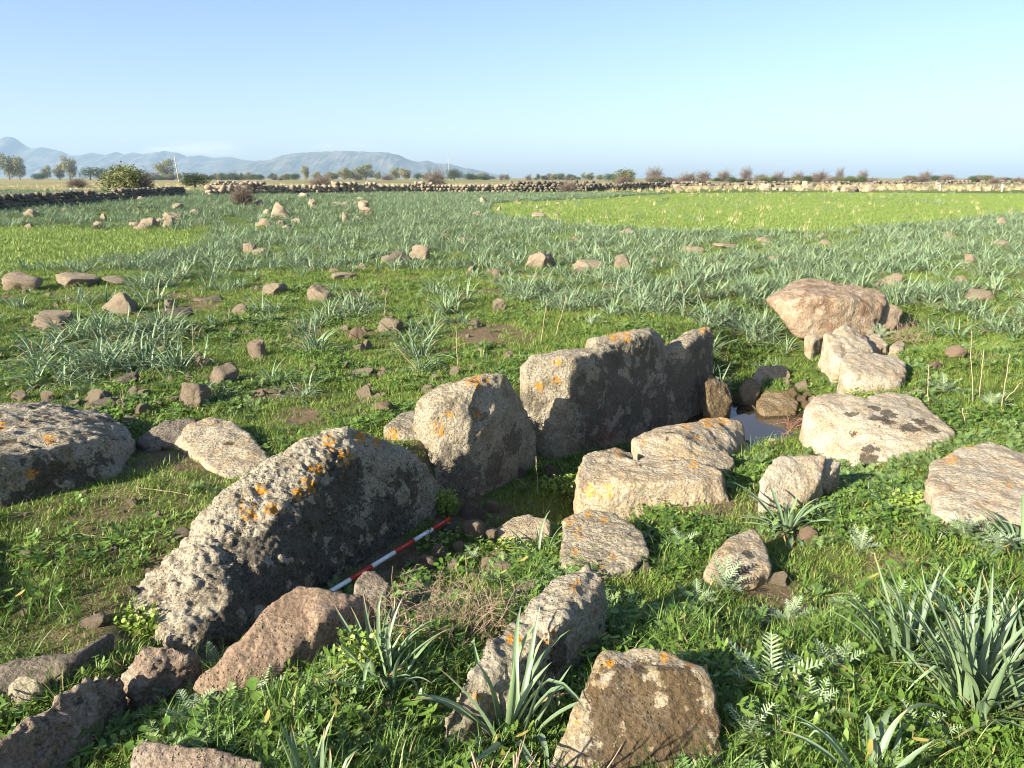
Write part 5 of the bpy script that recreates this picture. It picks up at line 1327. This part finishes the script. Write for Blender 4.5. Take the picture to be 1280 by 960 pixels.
tree(60, 224.8, 11, 15, 'gum', 'small grey gum tree left of the yellowish tree under the mountains', cat='tree'); tree(88, 224.9, 18, 25, 'gum', 'tall yellowish tree under the mountains, left of the dome shrubs', cat='tree'); tree(75, 224.9, 14, 16, 'gum', 'shorter brownish tree leaning on the tall yellowish tree', cat='tree')
tree(113, 225.2, 30, 14, 'dome', 'dark green dome-shaped shrub right of the tall yellowish tree'); tree(48, 225, 16, 8, 'dome', 'low dark shrub between the small gum tree and the left edge')
tree(97, 235, 24, 11, 'bare', 'low brown twiggy bush in the field before the dome shrub'); tree(209, 225, 22, 22, 'gum', 'leafy green gum tree just left of the tall white pole', cat='tree')
tree(140, 225, 14, 8, 'dome', 'dark shrub right of the dome-shaped shrub'); tree(185, 225, 22, 8, 'bare', 'brown scrub left of the leafy gum tree by the pole')
tree(403, 238, 32, 18, 'bare', 'wide brown leafless bush standing behind the long pale wall'); tree(546, 233, 26, 18, 'bare', 'leafless bush with a short trunk standing in the tawny field'); tree(304, 258, 30, 26, 'bare', 'wispy brown bush in front of the gap between the two walls')
tree(710, 241, 22, 13, 'bare', 'dry brown bush on the wall behind the lush field'); tree(779, 232, 26, 18, 'round', 'dark round bush with a dry bush before it, behind the right wall'); tree(779, 232.6, 22, 13, 'bare', 'dry bush in front of the dark round bush behind the right wall')
tree(760, 227, 18, 9, 'dome', 'low green dome shrub left of the dark round bush'); tree(819, 226, 22, 14, 'bare', 'grey twiggy round bush on the right horizon'); tree(824, 231, 14, 8, 'round', 'small olive bush below the grey twiggy round bush')
tree(858, 229, 22, 12, 'bare', 'dry grey bush above the stony strip, right of the small olive bush'); tree(880, 226, 20, 10, 'bare', 'flat-topped grey bush on the right horizon'); tree(904, 227, 18, 13, 'bare', 'paler bush near the middle of the right horizon')
tree(915, 229, 12, 8, 'round', 'little olive bush right of the paler bush on the horizon'); tree(933, 226, 16, 14, 'bare', 'tall grey bush right of the little olive bush'); tree(950, 227, 18, 9, 'bare', 'low grey bush left of the purplish bush'); tree(972, 227, 14, 11, 'bare', 'narrow brown bush between the low grey bush and the purplish bush')
tree(998, 228, 16, 11, 'bare', 'dark little bush left of the big purplish bush'); tree(1024, 228, 22, 13, 'bare', 'big purplish bare bush above the stony strip'); tree(1049, 224, 10, 13, 'bare', 'slim purple bare tree on the right horizon', cat='tree'); tree(1079, 226, 13, 11, 'bare', 'small purplish bush right of the slim bare tree')
tree(1156, 225.5, 15, 11, 'bare', 'purple bush standing alone near the right end of the horizon'); tree(1180, 226, 12, 7, 'bare', 'small dark bush right of the lone purple bush')
for k, (u, w, h, kind, lab) in enumerate([
    (382, 10, 16, 'gum', 'thin yellow-green tree left of the wide leafless bush'), (430, 14, 13, 'gum', 'yellow-green tree right of the wide leafless bush'), (457, 24, 17, 'gum', 'tall bushy tree in the middle of the far tree line'), (437, 14, 11, 'round', 'dark bush between two yellow-green trees'),
    (472, 9, 9, 'gum', 'narrow rust-coloured tree right of the tall bushy tree'), (495, 12, 14, 'gum', 'slim tree with two crowns in the far tree line'), (506, 16, 13, 'gum', 'yellow-green tree touching the slim two-crowned tree'), (523, 10, 9, 'dome', 'dark round tree right of the yellow-green pair'),
    (568, 20, 13, 'round', 'square dark green tree at the foot of the second pole'), (584, 12, 8, 'dome', 'dark low tree right of the square green tree'), (532, 10, 8, 'gum', 'small tree left of the leafless trunked bush'), (397, 10, 9, 'gum', 'small gum tree behind the wide leafless bush'),
    (415, 18, 9, 'gum', 'broad gum tree behind the right side of the leafless bush'), (448, 12, 8, 'bare', 'brown scrub under the tall bushy tree'), (484, 16, 7, 'bare', 'low brown scrub between the rust tree and slim tree'), (367, 14, 8, 'dome', 'dark shrub left of the thin yellow-green tree')]):
    tree(u, 225.6, w, h, kind, lab, cat='tree', name='far_tree')
r = np.random.default_rng(3)
for k in range(130):
    u = [r.uniform(255, 365), r.uniform(590, 760), r.uniform(120, 260)][k % 3]
    tree(u, r.uniform(224.6, 225.6), r.uniform(5, 13), r.uniform(3.5, 8.5), ('gum', 'round', 'dome', 'bare')[r.integers(4)], 'low scrub bush in the thin line of scrub along the left and middle horizon', group='scrub along the horizon', name='scrub_bush')
for k in range(60):
    tree(r.uniform(800, 1290), r.uniform(226.5, 230), r.uniform(9, 20), r.uniform(4.5, 8.5), ('bare', 'round', 'bare')[r.integers(3)], 'low brown scrub bush on the tumbled wall of the right horizon', group='scrub on the right horizon', name='scrub_bush')

# dead branched stalk just below the view, in front of the squat boulder
r = np.random.default_rng(91); mb = MB()
for k in range(9): branchy(mb, (r.normal(0, .05), r.normal(0, .03), -.01), (r.normal(0, .35), r.normal(0, .2), 1), r.uniform(.20, .32), .0065, 2, r, .35, .5, (2, 4))
o = mb.build('dead_stalk', M_TWIG); o.location = (-.02, 1.43, tz(-.02, 1.43)); tag(o, 'dead branched stalk whose shadow falls on the squat boulder', 'dry stalk')

# ------------------------------------------------------------------ poles and posts
M_POLE = plain_mat('weathered_wood', (.30, .27, .23), (.40, .36, .31), 3); M_POST = plain_mat('white_post', (.62, .62, .58), (.72, .72, .68), 3)
def pole(u, vb, h, rad, label, name, Y=None, lean=0.0):
    x, y, _ = g(u, vb); z = tz(x, y); H = h * y / FPX; root = empty(name, (x, y, z)); tag(root, label, 'pole' if 'pole' in name else 'post')
    mb = MB(); mb.tube([(0, 0, -.2), (-lean * H * .5, 0, H * .5), (-lean * H, 0, H)], [rad, rad * .92, rad * .85], 10); mb.build('shaft', M_POLE if 'pole' in name else M_POST, root)
    mb = MB(); mb.tube([(-lean * H, 0, H + .001), (-lean * H, 0, H + rad * .4)], [rad * .9, rad * .4], 10); mb.build('cap', M_POLE if 'pole' in name else M_POST, root)
pole(223.5, 226.8, 31, .22, 'tall pale pole leaning slightly, beside the round dark bush', 'wooden_pole', lean=.06)
pole(561.5, 225.2, 31, .2, 'thin pale pole rising above the square dark green tree', 'wooden_pole', lean=.02)
pole(91, 252, 15, .05, 'pale fence post standing before the dark dry stone wall', 'fence_post'); pole(1174.5, 238, 7, .08, 'pale post in the stony strip, left of its twin', 'fence_post'); pole(1252, 239, 8, .08, 'pale post in the stony strip near the right edge', 'fence_post')

# ------------------------------------------------------------------ mountains (real ridges, 4 km off)
MY = 4200.0
def ridge(profile, Yc, depth, name, seed, label, rough=.22):
    U = np.array([q[0] for q in profile], float); Hh = np.array([q[1] for q in profile], float)
    nxx, nyy = 420, 60
    u = np.linspace(U[0], U[-1], nxx); hpx = np.interp(u, U, Hh); hpx = hpx + np.minimum(1, hpx / 10) * rough * 5 * fbm(np.stack([u / 9, u * 0, u * 0 + seed], 1), seed, 3)
    X = (u - 640) * (Yc * CP) / FPX; Yv = np.linspace(-depth, depth, nyy)
    XX, YY = np.meshgrid(X, Yv, indexing='ij')
    ht = hpx[:, None] * Yc / FPX / CP * 1.01
    P = np.stack([XX.ravel() / 260, YY.ravel() / 420, np.full(XX.size, seed)], 1)
    n = (1 - np.abs(fbm(P, seed, 5)) * 1.6).reshape(XX.shape)
    t = np.clip(1 - np.abs(YY) / depth, 0, 1) ** .8
    gull = (np.abs(fbm(np.stack([XX.ravel() / 110, YY.ravel() / 600, np.full(XX.size, 3.0)], 1), seed + 4, 4))).reshape(XX.shape)
    H = ht * (t * (1 - rough * (1 - n) * (1 - t) * 2.2) - rough * 2.0 * gull * t * (1 - t) * 2)
    H = np.maximum(H, -2) - 3
    H[:, 0] = -6; H[:, -1] = -6
    V = np.stack([XX.ravel(), YY.ravel(), H.ravel()], 1)
    i = (np.arange(nxx - 1)[:, None] * nyy + np.arange(nyy - 1)[None, :]).ravel()
    m = mesh_np(name, V, np.stack([i, i + nyy, i + nyy + 1, i + 1], 1), M_MOUNT)
    o = link(bpy.data.objects.new(name, m)); o.location = (0, Yc, 0); tag(o, label, 'mountain', kind='structure')
def mount_mat():
    s = NT('mountain_scrub_and_rock'); pos = s.n('ShaderNodeNewGeometry').outputs['Position']
    col = s.mix(s.ramp(s.noise(pos, .012, 6, .65), .42, .6), (.05, .062, .045), (.12, .108, .085))
    return s.done(s.principled(col, .95, None, .05).outputs[0])
M_MOUNT = mount_mat()
ridge([(-420, 0), (-330, 26), (-240, 22), (-150, 34), (-70, 28), (-20, 33), (0, 38), (8, 43), (18, 47), (28, 44), (36, 37), (46, 33), (58, 35), (68, 33), (80, 31), (92, 25), (106, 26), (120, 29), (134, 26), (150, 29.5), (158, 27), (170, 29), (182, 27), (196, 29), (208, 30.5), (224, 29), (236, 24), (250, 26), (270, 23), (290, 24), (310, 20), (330, 20), (350, 14), (380, 6), (420, 0)], MY + 500, 520, 'jagged_mountains', 3, 'jagged blue mountain range with a rounded peak at the far left')
ridge([(250, 0), (290, 12), (320, 18), (340, 21), (355, 26), (368, 28), (395, 29.5), (430, 31), (460, 30), (488, 29), (500, 26), (512, 21), (522, 19), (535, 20), (548, 17), (560, 17), (575, 13), (590, 11), (605, 8), (618, 5), (632, 3), (645, 0)], MY - 300, 420, 'flat_topped_mountain', 9, 'flat-topped blue mountain left of the middle of the horizon')

# ------------------------------------------------------------------ haze (real air: one closed box round everything)
def box(name, lo, hi, mat):
    bm = bmesh.new(); bmesh.ops.create_cube(bm, size=1)
    for v in bm.verts: v.co = [lo[k] if v.co[k] < 0 else hi[k] for k in range(3)]
    me = bpy.data.meshes.new(name); bm.to_mesh(me); bm.free(); me.materials.append(mat); return link(bpy.data.objects.new(name, me))
s = NT('pale_haze'); vol = s.n('ShaderNodeVolumePrincipled')
vol.inputs['Color'].default_value = (.52, .76, 1.0, 1); vol.inputs['Density'].default_value = HAZE_D; vol.inputs['Anisotropy'].default_value = 0.0
s.l(vol.outputs[0], s.out.inputs['Volume'])
hz = box('haze', (-5600, -300, -8), (5600, 5600, 320), s.m); tag(hz, 'thin pale blue haze over the whole plain', 'haze', kind='stuff')

# ------------------------------------------------------------------ light, sky, camera
SUN_EL = R(23); SUN_AZ = math.atan2(-.60, -.80)      # direction towards the sun in the XY plane
to_sun = Vector((math.cos(SUN_AZ) * math.cos(SUN_EL), math.sin(SUN_AZ) * math.cos(SUN_EL), math.sin(SUN_EL)))
sl = bpy.data.lights.new('sun', 'SUN'); sl.energy = 5.0; sl.angle = R(.5); sl.color = (1.0, .91, .77)
so = link(bpy.data.objects.new('sun', sl)); so.rotation_euler = (-to_sun).to_track_quat('-Z', 'Y').to_euler()
w = bpy.data.worlds.new('World'); sc.world = w; w.use_nodes = True; nt = w.node_tree
bg = nt.nodes['Background']; sky = nt.nodes.new('ShaderNodeTexSky'); sky.sky_type = 'NISHITA'; sky.sun_disc = False
sky.sun_elevation = SUN_EL; sky.sun_rotation = math.atan2(to_sun.x, to_sun.y); sky.air_density = 1.0; sky.dust_density = SKY_DUST; sky.ozone_density = 2.5
tint = nt.nodes.new('ShaderNodeMix'); tint.data_type = 'RGBA'; tint.blend_type = 'MULTIPLY'; tint.inputs[0].default_value = 1; tint.inputs[7].default_value = SKY_TINT
nt.links.new(sky.outputs[0], tint.inputs[6]); 
tcw = nt.nodes.new('ShaderNodeTexCoord'); sep = nt.nodes.new('ShaderNodeSeparateXYZ'); nt.links.new(tcw.outputs['Generated'], sep.inputs[0])
def wm(op, a, b):
    nd = nt.nodes.new('ShaderNodeMath'); nd.operation = op
    for v_, k_ in ((a, nd.inputs[0]), (b, nd.inputs[1])):
        if isinstance(v_, (int, float)): k_.default_value = v_
        else: nt.links.new(v_, k_)
    return nd.outputs[0]
def wr(v_, a, b):
    nd = nt.nodes.new('ShaderNodeMapRange'); nd.interpolation_type = 'SMOOTHSTEP'; nt.links.new(v_, nd.inputs[0]); nd.inputs[1].default_value = a; nd.inputs[2].default_value = b; return nd.outputs[0]
cn = nt.nodes.new('ShaderNodeTexNoise'); cn.inputs['Scale'].default_value = 9; cn.inputs['Detail'].default_value = 7; cn.inputs['Roughness'].default_value = .6
cmv = nt.nodes.new('ShaderNodeVectorMath'); cmv.operation = 'MULTIPLY'; nt.links.new(tcw.outputs['Generated'], cmv.inputs[0]); cmv.inputs[1].default_value = (1, 1, 7); nt.links.new(cmv.outputs[0], cn.inputs['Vector'])
band = wm('MULTIPLY', wr(sep.outputs[2], .022, .031), wm('SUBTRACT', 1, wr(sep.outputs[2], .034, .047)))
side_ = wm('MULTIPLY', wr(sep.outputs[0], -.52, -.42), wm('SUBTRACT', 1, wr(sep.outputs[0], -.20, -.10)))
cf = wm('MULTIPLY', wm('MULTIPLY', wm('MULTIPLY', band, side_), wr(cn.outputs['Fac'], .47, .62)), .55)
cl = nt.nodes.new('ShaderNodeMix'); cl.data_type = 'RGBA'; nt.links.new(cf, cl.inputs[0]); nt.links.new(tint.outputs[2], cl.inputs[6]); cl.inputs[7].default_value = (4.6, 4.5, 4.5, 1)
nt.links.new(cl.outputs[2], bg.inputs[0]); bg.inputs[1].default_value = SKY_S
cam = bpy.data.cameras.new('camera'); co = link(bpy.data.objects.new('camera', cam)); sc.camera = co
co.location = (0, 0, HCAM); co.rotation_euler = (math.pi / 2 - PITCH, 0, 0); cam.sensor_width = 36; cam.lens = FPX / 1280 * 36; cam.clip_start = .05; cam.clip_end = 20000
sc.view_settings.view_transform = 'Standard'; sc.view_settings.look = 'None'; sc.view_settings.gamma = 1; sc.view_settings.use_curve_mapping = False
sc.view_settings.exposure = EXPOSURE
cy = sc.cycles; cy.use_denoising = True; cy.denoiser = 'OPENIMAGEDENOISE'; cy.denoising_input_passes = 'RGB_ALBEDO_NORMAL'
cy.max_bounces = 6; cy.diffuse_bounces = 3; cy.glossy_bounces = 2; cy.transmission_bounces = 4; cy.transparent_max_bounces = 8; cy.volume_bounces = 0
cy.filter_width = 1.05; cy.use_adaptive_sampling = False; cy.caustics_reflective = False; cy.caustics_refractive = False; cy.sample_clamp_indirect = 8
sc.render.use_persistent_data = False
